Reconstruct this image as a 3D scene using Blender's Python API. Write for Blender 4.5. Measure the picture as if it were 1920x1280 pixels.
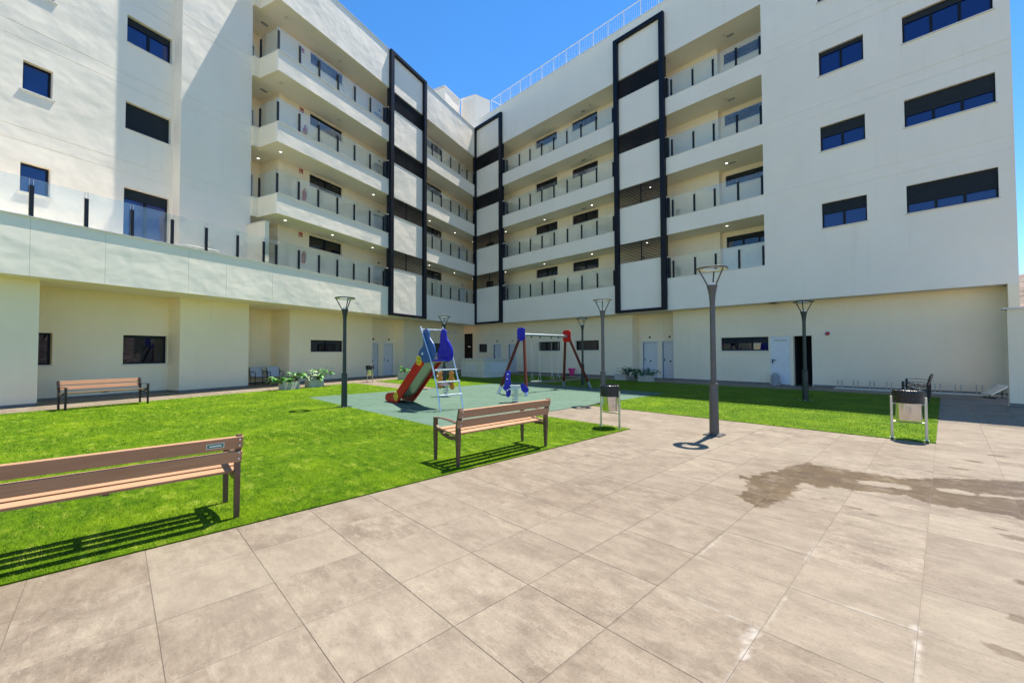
import bpy, bmesh, math, random
import numpy as np
from mathutils import Vector, Matrix, noise
random.seed(7); rng = np.random.default_rng(7)
scn = bpy.context.scene
for o in list(bpy.data.objects): bpy.data.objects.remove(o)
R = math.radians

# ------------------------------------------------------------------ camera
CAM_H = 1.533
F_PX = 777.2
yaw, pit, rol = R(46.224), R(1.4337), R(-0.171)
fw = Vector((-math.sin(yaw)*math.cos(pit), math.cos(yaw)*math.cos(pit), math.sin(pit)))
rt = Vector((math.cos(yaw), math.sin(yaw), 0)); up = rt.cross(fw)
r2 = rt*math.cos(rol)+up*math.sin(rol); u2 = -rt*math.sin(rol)+up*math.cos(rol)
cam_d = bpy.data.cameras.new('camera'); cam = bpy.data.objects.new('camera', cam_d)
scn.collection.objects.link(cam); scn.camera = cam
M = Matrix((( r2.x, u2.x, -fw.x, 0), (r2.y, u2.y, -fw.y, 0), (r2.z, u2.z, -fw.z, CAM_H), (0, 0, 0, 1)))
cam.matrix_world = M
cam_d.sensor_fit = 'HORIZONTAL'; cam_d.sensor_width = 36; cam_d.lens = 36*F_PX/1920
cam_d.clip_start = .05; cam_d.clip_end = 3000

# ------------------------------------------------------------------ sky, sun, exposure
SUN_EL, SUN_AZ = R(69.0), R(-3.0)          # azimuth from +Y towards +X
w = bpy.data.worlds.new('World'); scn.world = w; w.use_nodes = True
nt = w.node_tree
sky = nt.nodes.new('ShaderNodeTexSky'); sky.sky_type = 'NISHITA'; sky.sun_disc = False
sky.sun_elevation = SUN_EL; sky.sun_rotation = SUN_AZ
sky.altitude = 1500; sky.air_density = 1.0; sky.dust_density = 0.0; sky.ozone_density = 2.2
bg = nt.nodes['Background']; bg.inputs[1].default_value = 0.12
hsv = nt.nodes.new('ShaderNodeHueSaturation'); hsv.inputs['Saturation'].default_value = 1.28
nt.links.new(sky.outputs[0], hsv.inputs['Color']); nt.links.new(hsv.outputs[0], bg.inputs[0])
sd = bpy.data.lights.new('sun', 'SUN'); sd.energy = 4.7; sd.angle = R(.5); sd.color = (1, .93, .82)
sun = bpy.data.objects.new('sun', sd); scn.collection.objects.link(sun)
sdir = Vector((math.sin(SUN_AZ)*math.cos(SUN_EL), math.cos(SUN_AZ)*math.cos(SUN_EL), math.sin(SUN_EL)))
sun.rotation_euler = sdir.to_track_quat('Z', 'Y').to_euler(); sun.location = sdir*60
vs = scn.view_settings; vs.view_transform = 'Standard'; vs.look = 'None'; vs.exposure = 1.08; vs.gamma = 1
vs.use_curve_mapping = False
scn.render.engine = 'CYCLES'
scn.cycles.max_bounces = 8; scn.cycles.diffuse_bounces = 7; scn.cycles.glossy_bounces = 3; scn.cycles.transparent_max_bounces = 10; scn.cycles.caustics_reflective = False

# ------------------------------------------------------------------ materials
MAT = {}
def new_mat(name):
    m = bpy.data.materials.new(name); m.use_nodes = True
    n = m.node_tree.nodes; b = n['Principled BSDF']
    MAT[name] = m
    return m, m.node_tree, b
def nd(t, typ, **kw):
    x = t.nodes.new(typ)
    for k, v in kw.items():
        if k.startswith('i_'):
            x.inputs[k[2:].replace('_', ' ')].default_value = v
        else: setattr(x, k, v)
    return x
def noise_tex(t, vec, scale, detail=4, rough=.55):
    n = nd(t, 'ShaderNodeTexNoise'); n.inputs['Scale'].default_value = scale
    n.inputs['Detail'].default_value = detail; n.inputs['Roughness'].default_value = rough
    t.links.new(vec, n.inputs['Vector']); return n.outputs['Fac']
def mapr(t, v, a, b, c, d, clamp=True):
    n = nd(t, 'ShaderNodeMapRange'); n.clamp = clamp
    for i, x in zip((1, 2, 3, 4), (a, b, c, d)): n.inputs[i].default_value = x
    t.links.new(v, n.inputs[0]); return n.outputs[0]
def mixc(t, f, a, b, mode='MIX'):
    n = nd(t, 'ShaderNodeMix'); n.data_type = 'RGBA'; n.blend_type = mode
    for s, v in ((0, f), (6, a), (7, b)):
        if hasattr(v, 'node'): t.links.new(v, n.inputs[s])
        elif s == 0: n.inputs[0].default_value = v
        else: n.inputs[s].default_value = (*v, 1)
    return n.outputs[2]
def math_n(t, op, a, b=None):
    n = nd(t, 'ShaderNodeMath'); n.operation = op
    for i, v in enumerate((a, b)):
        if v is None: continue
        if hasattr(v, 'node'): t.links.new(v, n.inputs[i])
        else: n.inputs[i].default_value = v
    return n.outputs[0]
def pos(t): return nd(t, 'ShaderNodeNewGeometry').outputs['Position']
def scaled(t, v, s):
    n = nd(t, 'ShaderNodeVectorMath'); n.operation = 'MULTIPLY'; n.inputs[1].default_value = s
    t.links.new(v, n.inputs[0]); return n.outputs[0]
def bump(t, b, h, dist, strength=1.0, prev=None):
    n = nd(t, 'ShaderNodeBump'); n.inputs['Distance'].default_value = dist; n.inputs['Strength'].default_value = strength
    t.links.new(h, n.inputs['Height'])
    if prev is not None: t.links.new(prev, n.inputs['Normal'])
    t.links.new(n.outputs[0], b.inputs['Normal']); return n.outputs[0]

def plaster(name, col, wave=.006, mott=.05, rough=.85):
    m, t, b = new_mat(name); p = pos(t)
    lo = noise_tex(t, p, .45, 5); mid = noise_tex(t, p, 3.0, 6)
    c = mixc(t, mapr(t, lo, .35, .7, 0, 1), [x*(1-mott) for x in col], [min(1, x*(1+mott*.6)) for x in col])
    c = mixc(t, mapr(t, mid, .3, .7, 0, .35), c, [x*(1-mott) for x in col])
    # faint rain streaks, long down the wall
    st = noise_tex(t, scaled(t, p, (4, 4, .25)), 1.0, 4)
    c = mixc(t, mapr(t, st, .58, .82, 0, .45), c, [x*.84 for x in col])
    t.links.new(c, b.inputs['Base Color']); b.inputs['Roughness'].default_value = rough
    b.inputs['Specular IOR Level'].default_value = .2
    big = noise_tex(t, scaled(t, p, (1, 1, 1.25)), .55, 3, .5); fine = noise_tex(t, p, 90, 3)
    n1 = bump(t, b, big, wave*6)
    n2 = bump(t, b, mid, .0028, 1, n1)
    bump(t, b, fine, .0022, 1, n2)
    return m
plaster('plaster', (.93, .845, .712), .0125, .04)
plaster('plaster_cream', (.93, .82, .63), .006, .05)
plaster('plaster_ground', (.95, .82, .60), .005, .06)
plaster('plaster_panel', (.93, .85, .725), .009, .035)

def simple(name, col, rough=.5, metal=0, var=.12, scale=8, bmp=0, bscale=60, spec=.5, coat=0):
    m, t, b = new_mat(name); p = pos(t)
    n = noise_tex(t, p, scale, 5)
    c = mixc(t, mapr(t, n, .3, .7, 0, 1), [x*(1-var) for x in col], [min(1, x*(1+var)) for x in col])
    t.links.new(c, b.inputs['Base Color']); b.inputs['Metallic'].default_value = metal
    r = mapr(t, noise_tex(t, p, scale*2.3, 4), .3, .7, max(.02, rough*.85), min(1, rough*1.2)); t.links.new(r, b.inputs['Roughness'])
    b.inputs['Specular IOR Level'].default_value = spec; b.inputs['Coat Weight'].default_value = coat
    if bmp: bump(t, b, noise_tex(t, p, bscale, 3), bmp)
    return m
simple('frame_dark', (.007, .010, .018), .45, 0, .15, spec=.22)
simple('post_dark', (.007, .010, .018), .4, spec=.25)
simple('slat_dark', (.016, .020, .030), .5, spec=.3)
simple('coping', (.68, .66, .63), .45, 0, .05)
simple('door_white', (.66, .68, .70), .45, 0, .04)
simple('door_trim', (.74, .75, .75), .5, 0, .04)
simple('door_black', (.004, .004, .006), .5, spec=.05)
simple('handle_black', (.01, .01, .01), .35)
simple('shutter', (.012, .020, .028), .5, spec=.3)
simple('skirting', (.20, .18, .165), .6, 0, .2)
simple('roof_grey', (.35, .34, .33), .9)
simple('rail_white', (.80, .82, .84), .4, 0, .03)
simple('lamp_metal', (.11, .10, .095), .42, .35, .12)
simple('lamp_green', (.028, .040, .036), .38, .3, .12)
simple('lamp_white', (.80, .80, .78), .4, 0, .03)
simple('steel', (.62, .62, .60), .22, 1, .05)
simple('steel_dull', (.52, .52, .50), .42, 1, .08)
simple('bin_steel', (.66, .65, .62), .16, 1, .04)
simple('bin_leg', (.60, .56, .47), .38, .8, .08)
simple('bag', (.009, .009, .011), .28, 0, .2, 8, .02, 22)
simple('bench_frame', (.125, .066, .045), .45, .2, .15)
simple('bench_frame_dark', (.022, .013, .012), .5, .1, .15)
simple('bolt', (.75, .72, .66), .3, 1)
simple('sign_green', (.03, .17, .12), .4)
simple('sign_white', (.75, .78, .76), .4, 0, .03)
simple('sign_red', (.42, .03, .025), .4)
simple('ext_red', (.35, .015, .015), .25, 0, .1)
simple('play_blue', (.004, .008, .40), .25, 0, .03, 2, 0, 60, .4, .1)
simple('play_blue_dull', (.018, .085, .29), .35, 0, .08)
simple('play_red', (.55, .003, .003), .38, 0, .03, 2, 0, 60, .3, 0)
simple('play_yellow', (.80, .52, .02), .35)
simple('play_orange', (.62, .24, .03), .4, 0, .1)
simple('play_black', (.01, .01, .01), .4)
simple('slide_chute', (.34, .38, .27), .22, .35, .06)
simple('galv', (.60, .66, .70), .35, .85, .08)
simple('planter', (.50, .475, .41), .8, 0, .12, 10, .004, 70)
simple('soil', (.06, .04, .03), .95, 0, .3, 30, .02, 40)
simple('chair_tube', (.02, .021, .024), .4)
simple('chair_sling', (.50, .54, .58), .8, 0, .06, 20)
simple('bucket_pink', (.72, .03, .19), .35)
simple('bucket_dark', (.03, .03, .045), .5)
simple('bag_grey', (.33, .35, .36), .8, 0, .3, 14, .02, 14)
simple('counter_wall', (.66, .63, .55), .85, 0, .06)
simple('counter_blue', (.52, .58, .62), .8, 0, .05)
simple('counter_top', (.62, .58, .50), .5, 0, .1)
simple('rock', (.20, .15, .115), .95, 0, .45, .6, .5, 1.2)
simple('dark_room', (.05, .05, .052), .9)  # near-black colour paints in the lack of light inside

def wood(name, c1, c2):
    m, t, b = new_mat(name)
    tc = nd(t, 'ShaderNodeTexCoord').outputs['Object']
    oi = nd(t, 'ShaderNodeObjectInfo')
    v = nd(t, 'ShaderNodeVectorMath'); v.operation = 'ADD'
    t.links.new(scaled(t, tc, (1.2, 30, 30)), v.inputs[0])
    cx = nd(t, 'ShaderNodeCombineXYZ'); t.links.new(math_n(t, 'MULTIPLY', oi.outputs['Random'], 50), cx.inputs[0]); t.links.new(cx.outputs[0], v.inputs[1])
    g = noise_tex(t, v.outputs[0], 2.2, 6, .6)
    c = mixc(t, mapr(t, g, .3, .7, 0, 1), c1, c2)
    c = mixc(t, mapr(t, oi.outputs['Random'], 0, 1, 0, .25), c, [x*.7 for x in c1])
    t.links.new(c, b.inputs['Base Color']); b.inputs['Roughness'].default_value = .6; b.inputs['Specular IOR Level'].default_value = .15
    bump(t, b, g, .002)
    return m
wood('wood', (.38, .205, .115), (.47, .275, .165))
wood('wood_red', (.105, .022, .014), (.19, .052, .034))

def glass_pane(name, col):       # window seen from outside: dark room behind a reflecting pane, reflected tint painted in
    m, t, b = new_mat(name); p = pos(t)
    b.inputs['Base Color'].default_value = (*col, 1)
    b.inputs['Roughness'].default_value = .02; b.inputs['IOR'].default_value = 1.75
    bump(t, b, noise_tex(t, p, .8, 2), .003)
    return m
glass_pane('pane', (.002, .014, .13)); glass_pane('pane_dim_reflection', (.002, .004, .014))  # blue base paints in sky reflection; dark copy paints in darker reflected surroundings
def rail_glass():
    m, t, b = new_mat('rail_glass'); n = t.nodes; p = pos(t)
    n.remove(b); out = n['Material Output']
    tr = nd(t, 'ShaderNodeBsdfTransparent'); tr.inputs[0].default_value = (.95, .985, .975, 1)
    gl = nd(t, 'ShaderNodeBsdfGlossy'); gl.inputs['Roughness'].default_value = .03
    bp = nd(t, 'ShaderNodeBump'); bp.inputs['Distance'].default_value = .004; t.links.new(noise_tex(t, p, .9, 2), bp.inputs['Height']); t.links.new(bp.outputs[0], gl.inputs['Normal'])
    df = nd(t, 'ShaderNodeBsdfDiffuse'); df.inputs[0].default_value = (.86, .90, .89, 1)
    lw_ = nd(t, 'ShaderNodeLayerWeight'); lw_.inputs[0].default_value = .5       # Schlick: 1-cos from the facing output
    f2 = math_n(t, 'ADD', math_n(t, 'MULTIPLY', math_n(t, 'POWER', lw_.outputs['Facing'], 4.0), .9), .075)
    m1 = nd(t, 'ShaderNodeMixShader'); t.links.new(f2, m1.inputs[0]); t.links.new(tr.outputs[0], m1.inputs[1]); t.links.new(gl.outputs[0], m1.inputs[2])
    haze_mix = mapr(t, noise_tex(t, p, 1.1, 5), .3, .75, .02, .07)  # pale diffuse haze painted in for the washed sky reflection
    m2 = nd(t, 'ShaderNodeMixShader'); t.links.new(haze_mix, m2.inputs[0]); t.links.new(m1.outputs[0], m2.inputs[1]); t.links.new(df.outputs[0], m2.inputs[2])
    t.links.new(m2.outputs[0], out.inputs[0])
rail_glass()
def downlight_mat():
    m, t, b = new_mat('downlight'); b.inputs['Emission Color'].default_value = (1, .93, .8, 1); b.inputs['Emission Strength'].default_value = 1.9
    n = noise_tex(t, pos(t), 5); t.links.new(mapr(t, n, 0, 1, .7, .8), b.inputs['Roughness'])
downlight_mat()

def tile_mat():
    m, t, b = new_mat('paving_stone'); p = pos(t)
    oi = nd(t, 'ShaderNodeObjectInfo').outputs['Random']
    at = nd(t, 'ShaderNodeAttribute'); at.attribute_name = 'tile_rnd'
    rnd = math_n(t, 'FRACT', math_n(t, 'ADD', oi, at.outputs['Fac']))
    off = nd(t, 'ShaderNodeCombineXYZ')
    t.links.new(math_n(t, 'MULTIPLY', rnd, 40), off.inputs[0]); t.links.new(math_n(t, 'MULTIPLY', rnd, 17), off.inputs[2])
    v = nd(t, 'ShaderNodeVectorMath'); v.operation = 'ADD'; t.links.new(p, v.inputs[0]); t.links.new(off.outputs[0], v.inputs[1])
    pv = v.outputs[0]
    big = noise_tex(t, scaled(t, pv, (1.0, 1.7, 1)), 2.6, 8, .68)
    vein = noise_tex(t, scaled(t, pv, (1.6, 6, 1)), 2.6, 9, .74)
    blot = noise_tex(t, pv, 7.5, 7, .72)
    grain = noise_tex(t, pv, 60, 5, .75)
    c = mixc(t, mapr(t, big, .36, .64, 0, 1), (0.135, 0.101, 0.072), (0.249, 0.204, 0.149))
    c = mixc(t, mapr(t, vein, .52, .70, 0, .75), c, (0.311, 0.261, 0.196))
    c = mixc(t, mapr(t, vein, .46, .30, 0, .6), c, (0.107, 0.078, 0.055))
    c = mixc(t, mapr(t, blot, .52, .68, 0, .55), c, (0.298, 0.250, 0.186))
    c = mixc(t, mapr(t, blot, .46, .33, 0, .5), c, (0.112, 0.084, 0.060))
    c = mixc(t, mapr(t, grain, .54, .68, 0, .65), c, (0.082, 0.060, 0.043))
    c = mixc(t, mapr(t, grain, .44, .32, 0, .45), c, (0.324, 0.276, 0.211))
    c = mixc(t, mapr(t, rnd, 0, 1, 0, .42), c, (0.148, 0.111, 0.078))
    tw = math_n(t, 'FRACT', math_n(t, 'MULTIPLY', rnd, 7.31))
    c = mixc(t, mapr(t, tw, .55, 1, 0, .30), c, (0.257, 0.223, 0.164))
    dirt = noise_tex(t, p, .35, 6, .65)
    c = mixc(t, mapr(t, dirt, .46, .72, 0, .4), c, (0.292, 0.254, 0.192))
    dk = noise_tex(t, p, .8, 6, .65)
    c = mixc(t, mapr(t, dk, .54, .74, 0, .35), c, (0.126, 0.096, 0.068))
    lime = nd(t, 'ShaderNodeAttribute'); lime.attribute_name = 'lime'
    c = mixc(t, lime.outputs['Fac'], c, (0.464, 0.440, 0.400))
    wet = nd(t, 'ShaderNodeAttribute'); wet.attribute_name = 'wet'
    c = mixc(t, wet.outputs['Fac'], c, mixc(t, .97, c, (.46, .365, .245), 'MULTIPLY'))
    t.links.new(c, b.inputs['Base Color'])
    r = mapr(t, grain, .3, .7, .5, .75)
    r2_ = nd(t, 'ShaderNodeMix'); r2_.data_type = 'FLOAT'; t.links.new(wet.outputs['Fac'], r2_.inputs[0]); t.links.new(r, r2_.inputs[2]); r2_.inputs[3].default_value = .4
    t.links.new(r2_.outputs[0], b.inputs['Roughness']); b.inputs['Specular IOR Level'].default_value = .35
    n1 = bump(t, b, vein, .004); bump(t, b, grain, .002, 1, n1)
tile_mat()
simple('grout', (.150, .120, .094), .9, 0, .2, 6)

def turf(name, blade):
    m, t, b = new_mat(name); p = pos(t)
    big = noise_tex(t, p, .9, 5, .65); mid = noise_tex(t, scaled(t, p, (1, 1.6, 1)), 5.5, 5, .65); fine = noise_tex(t, p, 120, 3, .7)
    c = mixc(t, mapr(t, mid, .34, .66, 0, 1), (.038, .098, .001), (.125, .225, .002))
    c = mixc(t, mapr(t, big, .46, .70, 0, .8), c, (.185, .285, .004))
    pt = noise_tex(t, scaled(t, p, (1, 2.4, 1)), 2.4, 7, .72); c = mixc(t, mapr(t, pt, .53, .68, 0, .75), c, (.33, .40, .045))
    dp_ = noise_tex(t, scaled(t, p, (1.3, 1, 1)), .5, 5, .6); c = mixc(t, mapr(t, dp_, .50, .68, 0, .5), c, (.055, .125, .001))
    c = mixc(t, mapr(t, fine, .35, .65, .5, 0), c, (.022, .07, .001))
    if blade:
        a = nd(t, 'ShaderNodeAttribute'); a.attribute_name = 'shade'
        c = mixc(t, mapr(t, a.outputs['Fac'], 0, 1, 0, .6), c, (.31, .40, .035))
    t.links.new(c, b.inputs['Base Color']); b.inputs['Roughness'].default_value = .6; b.inputs['Specular IOR Level'].default_value = .06
    if not blade:
        n1 = bump(t, b, mid, .02); bump(t, b, fine, .012, 1, n1)
turf('turf', False); turf('turf_blade', True)

def rubber():
    m, t, b = new_mat('rubber'); p = pos(t)
    big = noise_tex(t, p, .8, 4); mid = noise_tex(t, scaled(t, p, (2, 1, 1)), 3.5, 5); gr = noise_tex(t, p, 70, 3, .7)
    c = mixc(t, mapr(t, mid, .3, .7, 0, 1), (0.054, 0.113, 0.076), (0.078, 0.148, 0.102))
    c = mixc(t, mapr(t, big, .5, .75, 0, .5), c, (0.100, 0.170, 0.126))
    c = mixc(t, mapr(t, gr, .5, .7, 0, .45), c, (0.028, 0.069, 0.049))
    t.links.new(c, b.inputs['Base Color']); b.inputs['Roughness'].default_value = .8
    bump(t, b, gr, .006)
rubber()
def leaf_mat(name, c1, c2):
    m, t, b = new_mat(name); p = pos(t)
    n = noise_tex(t, p, 9, 4)
    t.links.new(mixc(t, mapr(t, n, .3, .7, 0, 1), c1, c2), b.inputs['Base Color']); b.inputs['Roughness'].default_value = .4
    tr = b.inputs.get('Transmission Weight'); 
    b.inputs['Subsurface Weight'].default_value = .15; b.inputs['Subsurface Radius'].default_value = (.02, .05, .01)
leaf_mat('leaf', (.045, .20, .025), (.10, .33, .05)); leaf_mat('leaf_pale', (.22, .34, .16), (.38, .46, .28)); leaf_mat('leaf_dark', (.02, .10, .045), (.045, .16, .07))
simple('stem', (.10, .14, .04), .7)

# ------------------------------------------------------------------ mesh helpers
COL = scn.collection
class MB:
    def __init__(s): s.v = []; s.f = []; s.sm = False
    def box(s, x0, x1, y0, y1, z0, z1):
        i = len(s.v)
        s.v += [(x0,y0,z0),(x1,y0,z0),(x1,y1,z0),(x0,y1,z0),(x0,y0,z1),(x1,y0,z1),(x1,y1,z1),(x0,y1,z1)]
        s.f += [tuple(i+k for k in q) for q in ((0,3,2,1),(4,5,6,7),(0,1,5,4),(1,2,6,5),(2,3,7,6),(3,0,4,7))]
        return s
    def prism(s, poly, d0, d1, axis='y'):
        """poly in the two other axes (x,z for y; y,z for x; x,y for z), extruded d0..d1"""
        i = len(s.v); n = len(poly)
        for d in (d0, d1):
            for a, b in poly:
                s.v.append({'y': (a, d, b), 'x': (d, a, b), 'z': (a, b, d)}[axis])
        s.f.append(tuple(i+k for k in range(n))); s.f.append(tuple(i+n+k for k in reversed(range(n))))
        for k in range(n): s.f.append((i+k, i+n+k, i+n+(k+1) % n, i+(k+1) % n))
        return s
    def tube(s, pts, r, n=8, caps=True):
        pts = [Vector(p) for p in pts]; rr = r if isinstance(r, (list, tuple)) else [r]*len(pts)
        i = len(s.v); ref = None
        for k, p in enumerate(pts):
            d = (pts[min(k+1, len(pts)-1)]-pts[max(k-1, 0)]).normalized()
            if ref is None: ref = d.orthogonal().normalized()
            ref = (ref-d*ref.dot(d)).normalized(); b = d.cross(ref)
            for j in range(n):
                a = 2*math.pi*j/n; s.v.append(tuple(p+(ref*math.cos(a)+b*math.sin(a))*rr[k]))
        for k in range(len(pts)-1):
            for j in range(n):
                a = i+k*n+j; b_ = i+k*n+(j+1) % n; s.f.append((a, b_, b_+n, a+n))
        if caps:
            s.f.append(tuple(i+j for j in reversed(range(n)))); s.f.append(tuple(i+(len(pts)-1)*n+j for j in range(n)))
        return s
    def lathe(s, prof, n=24, cx=0, cy=0, wob=None):
        i = len(s.v)
        for k, (r, z) in enumerate(prof):
            for j in range(n):
                a = 2*math.pi*j/n; q = r*(1+(wob(k, j) if wob else 0)); s.v.append((cx+q*math.cos(a), cy+q*math.sin(a), z))
        for k in range(len(prof)-1):
            for j in range(n):
                a = i+k*n+j; b = i+k*n+(j+1) % n; s.f.append((a, b, b+n, a+n))
        return s
    def quad(s, a, b, c, d):
        i = len(s.v); s.v += [a, b, c, d]; s.f.append((i, i+1, i+2, i+3)); return s
    def mesh(s, name, mat, smooth=False):
        me = bpy.data.meshes.new(name); me.from_pydata(s.v, [], s.f); me.validate()
        bm = bmesh.new(); bm.from_mesh(me); bmesh.ops.recalc_face_normals(bm, faces=bm.faces); bm.to_mesh(me); bm.free()
        me.materials.append(MAT[mat])
        if smooth:
            for p in me.polygons: p.use_smooth = True
            try: me.set_sharp_from_angle(angle=R(38))
            except Exception: pass
        return me
    def build(s, name, mat, parent=None, smooth=False, bevel=0):
        o = bpy.data.objects.new(name, s.mesh(name, mat, smooth)); COL.objects.link(o)
        if parent: o.parent = parent
        if bevel:
            b = o.modifiers.new('bevel', 'BEVEL'); b.width = bevel; b.segments = 2; b.limit_method = 'ANGLE'
        return o
def bx(*a): return MB().box(*a)
def tag(o, label=None, cat=None, group=None, kind=None):
    for k, v in (('label', label), ('category', cat), ('group', group), ('kind', kind)):
        if v: o[k] = v
    return o
def empty(name, loc=(0,0,0), rz=0, label=None, cat=None, group=None):
    o = bpy.data.objects.new(name, None); COL.objects.link(o); o.location = loc; o.rotation_euler = (0, 0, rz)
    o.empty_display_size = .1
    return tag(o, label, cat, group)
def inst(name, me, parent=None, loc=(0,0,0), rot=(0,0,0), scale=(1,1,1)):
    o = bpy.data.objects.new(name, me); COL.objects.link(o); o.parent = parent; o.location = loc; o.rotation_euler = rot; o.scale = scale
    return o
def kids(o): return [c for c in bpy.data.objects if c.parent == o]
def copy_tree(o, parent=None):
    c = o.copy(); COL.objects.link(c); c.parent = parent
    for ch in kids(o): copy_tree(ch, c)
    return c
def rrect(x0, x1, z0, z1, r, n=4):
    P = []
    for cx, cz, a0 in ((x1-r, z1-r, 0), (x0+r, z1-r, 90), (x0+r, z0+r, 180), (x1-r, z0+r, 270)):
        for k in range(n+1):
            a = R(a0+90*k/n); P.append((cx+r*math.cos(a), cz+r*math.sin(a)))
    return P

# layout constants
AL = R(20.35)
U = Vector((-math.sin(AL), math.cos(AL), 0)); N = Vector((math.cos(AL), math.sin(AL), 0))
C1 = Vector((-26.097, 21.025, 0))            # inner corner, left wing facade line
YF = 20.95                                    # right wing facade plane
def Lw(a, y, z=0): return C1+U*a-N*y+Vector((0, 0, z))

# ================================================================== GROUND
pave = bx(-400, 400, -60, 600, -.6, -.0035).build('pavement', 'grout'); tag(pave, 'beige stone paving of the courtyard', 'pavement', None, 'structure')
TS, TX, TY, GAP = .6, -.733, .793, .0025
LAWN_X, LAWN_Y = -4.333, 7.393
RUB = (-15.0, -7.05, 4.76, 14.55)
def Ledge(Y, off):      # x of the left wing's line at distance off in front of facade, at given Y
    return C1.x+N.x*off+(Y-(C1.y+N.y*off))/U.y*U.x
LAWN_R = (-.133, 9.79, 19.49)
def on_paving(x, y):
    if y > 21.75: return False
    if x > LAWN_R[0]: return True
    if x < Ledge(y, 1.05): return True                       # path under the left wing
    if y > LAWN_R[2]: return True                            # path under the right wing
    if x > LAWN_X and y < LAWN_R[1]: return True             # the plaza
    if RUB[1] < x <= LAWN_X and LAWN_Y < y < LAWN_R[1]: return True
    if x < RUB[0] and 8.65 < y < 10.0: return True           # link path on the left
    if -14.75 < x < -13.7 and y > RUB[3]-.1: return True     # link path at the back
    return False
def tile_verts(x0, x1, y0, y1):
    g, e, z = GAP/2, .002, 0
    a, b, c, d = x0+g, x1-g, y0+g, y1-g
    v = [(a, c, -.02), (b, c, -.02), (b, d, -.02), (a, d, -.02), (a, c, -.002), (b, c, -.002), (b, d, -.002), (a, d, -.002),
         (a+e, c+e, z), (b-e, c+e, z), (b-e, d-e, z), (a+e, d-e, z)]
    f = [(0,1,5,4),(1,2,6,5),(2,3,7,6),(3,0,4,7),(4,5,9,8),(5,6,10,9),(6,7,11,10),(7,4,8,11),(8,9,10,11)]
    return v, f
cells = []
for i in range(-46, 7):
    for j in range(-18, 36):
        x0 = TX+i*TS; y0 = TY+j*TS; cx, cy = x0+TS/2, y0+TS/2
        if on_paving(cx, cy) or any(on_paving(x0+a*TS, y0+b*TS) for a in (.02, .98) for b in (.02, .98)):
            d = Vector((cx, cy, -CAM_H)); dep = d.dot(fw)
            vis = False
            if dep > .4:
                sx = 960+F_PX*d.dot(r2)/dep; vis = -150 < sx < 2070
            area = (TS*TS*CAM_H/max(.3, d.length)**3) if vis else 0
            cells.append((area, i, j))
cells.sort(reverse=True)
# wet patch and lime marks left on the stone: outlines on the ground
WET = [(-1.93,5.63),(-1.71,5.61),(-1.58,5.99),(-1.43,6.51),(-1.34,6.89),(-.93,6.8),(-.73,6.86),(-.4,6.86),(-.12,7.14),(.2,7.43),(.59,7.69),(1.6,8.2),(2.6,8.6),(2.6,6.3),(1.5,6.0),(.62,5.95),(.44,5.96),(.29,5.99),(.11,5.96),(-.11,5.95),(-.32,6.06),(-.55,6.0),(-.72,5.86),(-.84,5.9),(-1.02,5.75),(-1.18,5.79),(-1.16,5.38),(-1.2,4.92),(-1.31,4.53),(-1.48,4.7),(-1.6,4.97),(-1.52,5.08),(-1.67,5.47)]
DRY = [[(-.74,6.38),(-.52,6.51),(-.32,6.51),(-.31,6.36),(-.58,6.27),(-.73,6.24)],[(-.1,6.66),(.06,6.75),(.2,6.68),(.17,6.55),(-.07,6.52)],[(.23,6.72),(.75,6.95),(.75,6.85),(.23,6.63)]]
DROPS = [(.42,5.35,.10,.05),(.30,5.52,.05,.03),(-.62,5.25,.10,.03),(-.5,5.15,.05,.02),(.33,4.35,.05,.04),(.45,4.25,.06,.03),(.30,3.75,.07,.05),(.62,4.4,.09,.04),(.1,7.95,.12,.04),(.25,8.6,.10,.05),(-.1,8.2,.08,.03),(.5,9.3,.12,.05),(-.9,5.35,.03,.02),(.2,3.3,.07,.04),(.55,3.1,.05,.03),(.0,7.5,.25,.03),(.25,7.35,.2,.025)]
LIME = [(-.745,2.50,.035,.12),(-.73,2.36,.018,.10),(-.140,3.19,.03,.06),(-.128,3.02,.014,.12),(-.120,2.8,.012,.14),(-.37,3.20,.22,.012),(-.95,2.60,.18,.010),(-.72,2.8,.010,.35),(-.735,2.0,.010,.3),(-1.31,3.4,.010,.3),(-.735,3.9,.012,.2),(-1.32,6.3,.01,.3)]
def sdf(poly, x, y):
    n = len(poly); P = np.array(poly); d = np.full(x.shape, 1e9); ins = np.zeros(x.shape, bool)
    for k in range(n):
        ax, ay = P[k]; bx_, by = P[(k+1) % n]
        ex, ey = bx_-ax, by-ay; t = np.clip(((x-ax)*ex+(y-ay)*ey)/(ex*ex+ey*ey), 0, 1)
        d = np.minimum(d, np.hypot(x-ax-t*ex, y-ay-t*ey))
        c = ((ay > y) != (by > y)); 
        with np.errstate(divide='ignore', invalid='ignore'):
            ins ^= c & (x < ex*(y-ay)/(ey if ey else 1e-9)+ax)
    return np.where(ins, -d, d)
def nz(x, y, s): return np.array([noise.fractal(Vector((a*s, b*s, 3.1)), .8, 2.1, 4) for a, b in zip(x.ravel(), y.ravel())]).reshape(x.shape)
def marked(x0, y0):
    if x0+TS > -2.05 and y0+TS > 4.3 and y0 < 8.7: return True
    for a, b, r, q in LIME+DROPS:
        if x0-r < a < x0+TS+r and y0-q < b < y0+TS+q: return True
    return False
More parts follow.
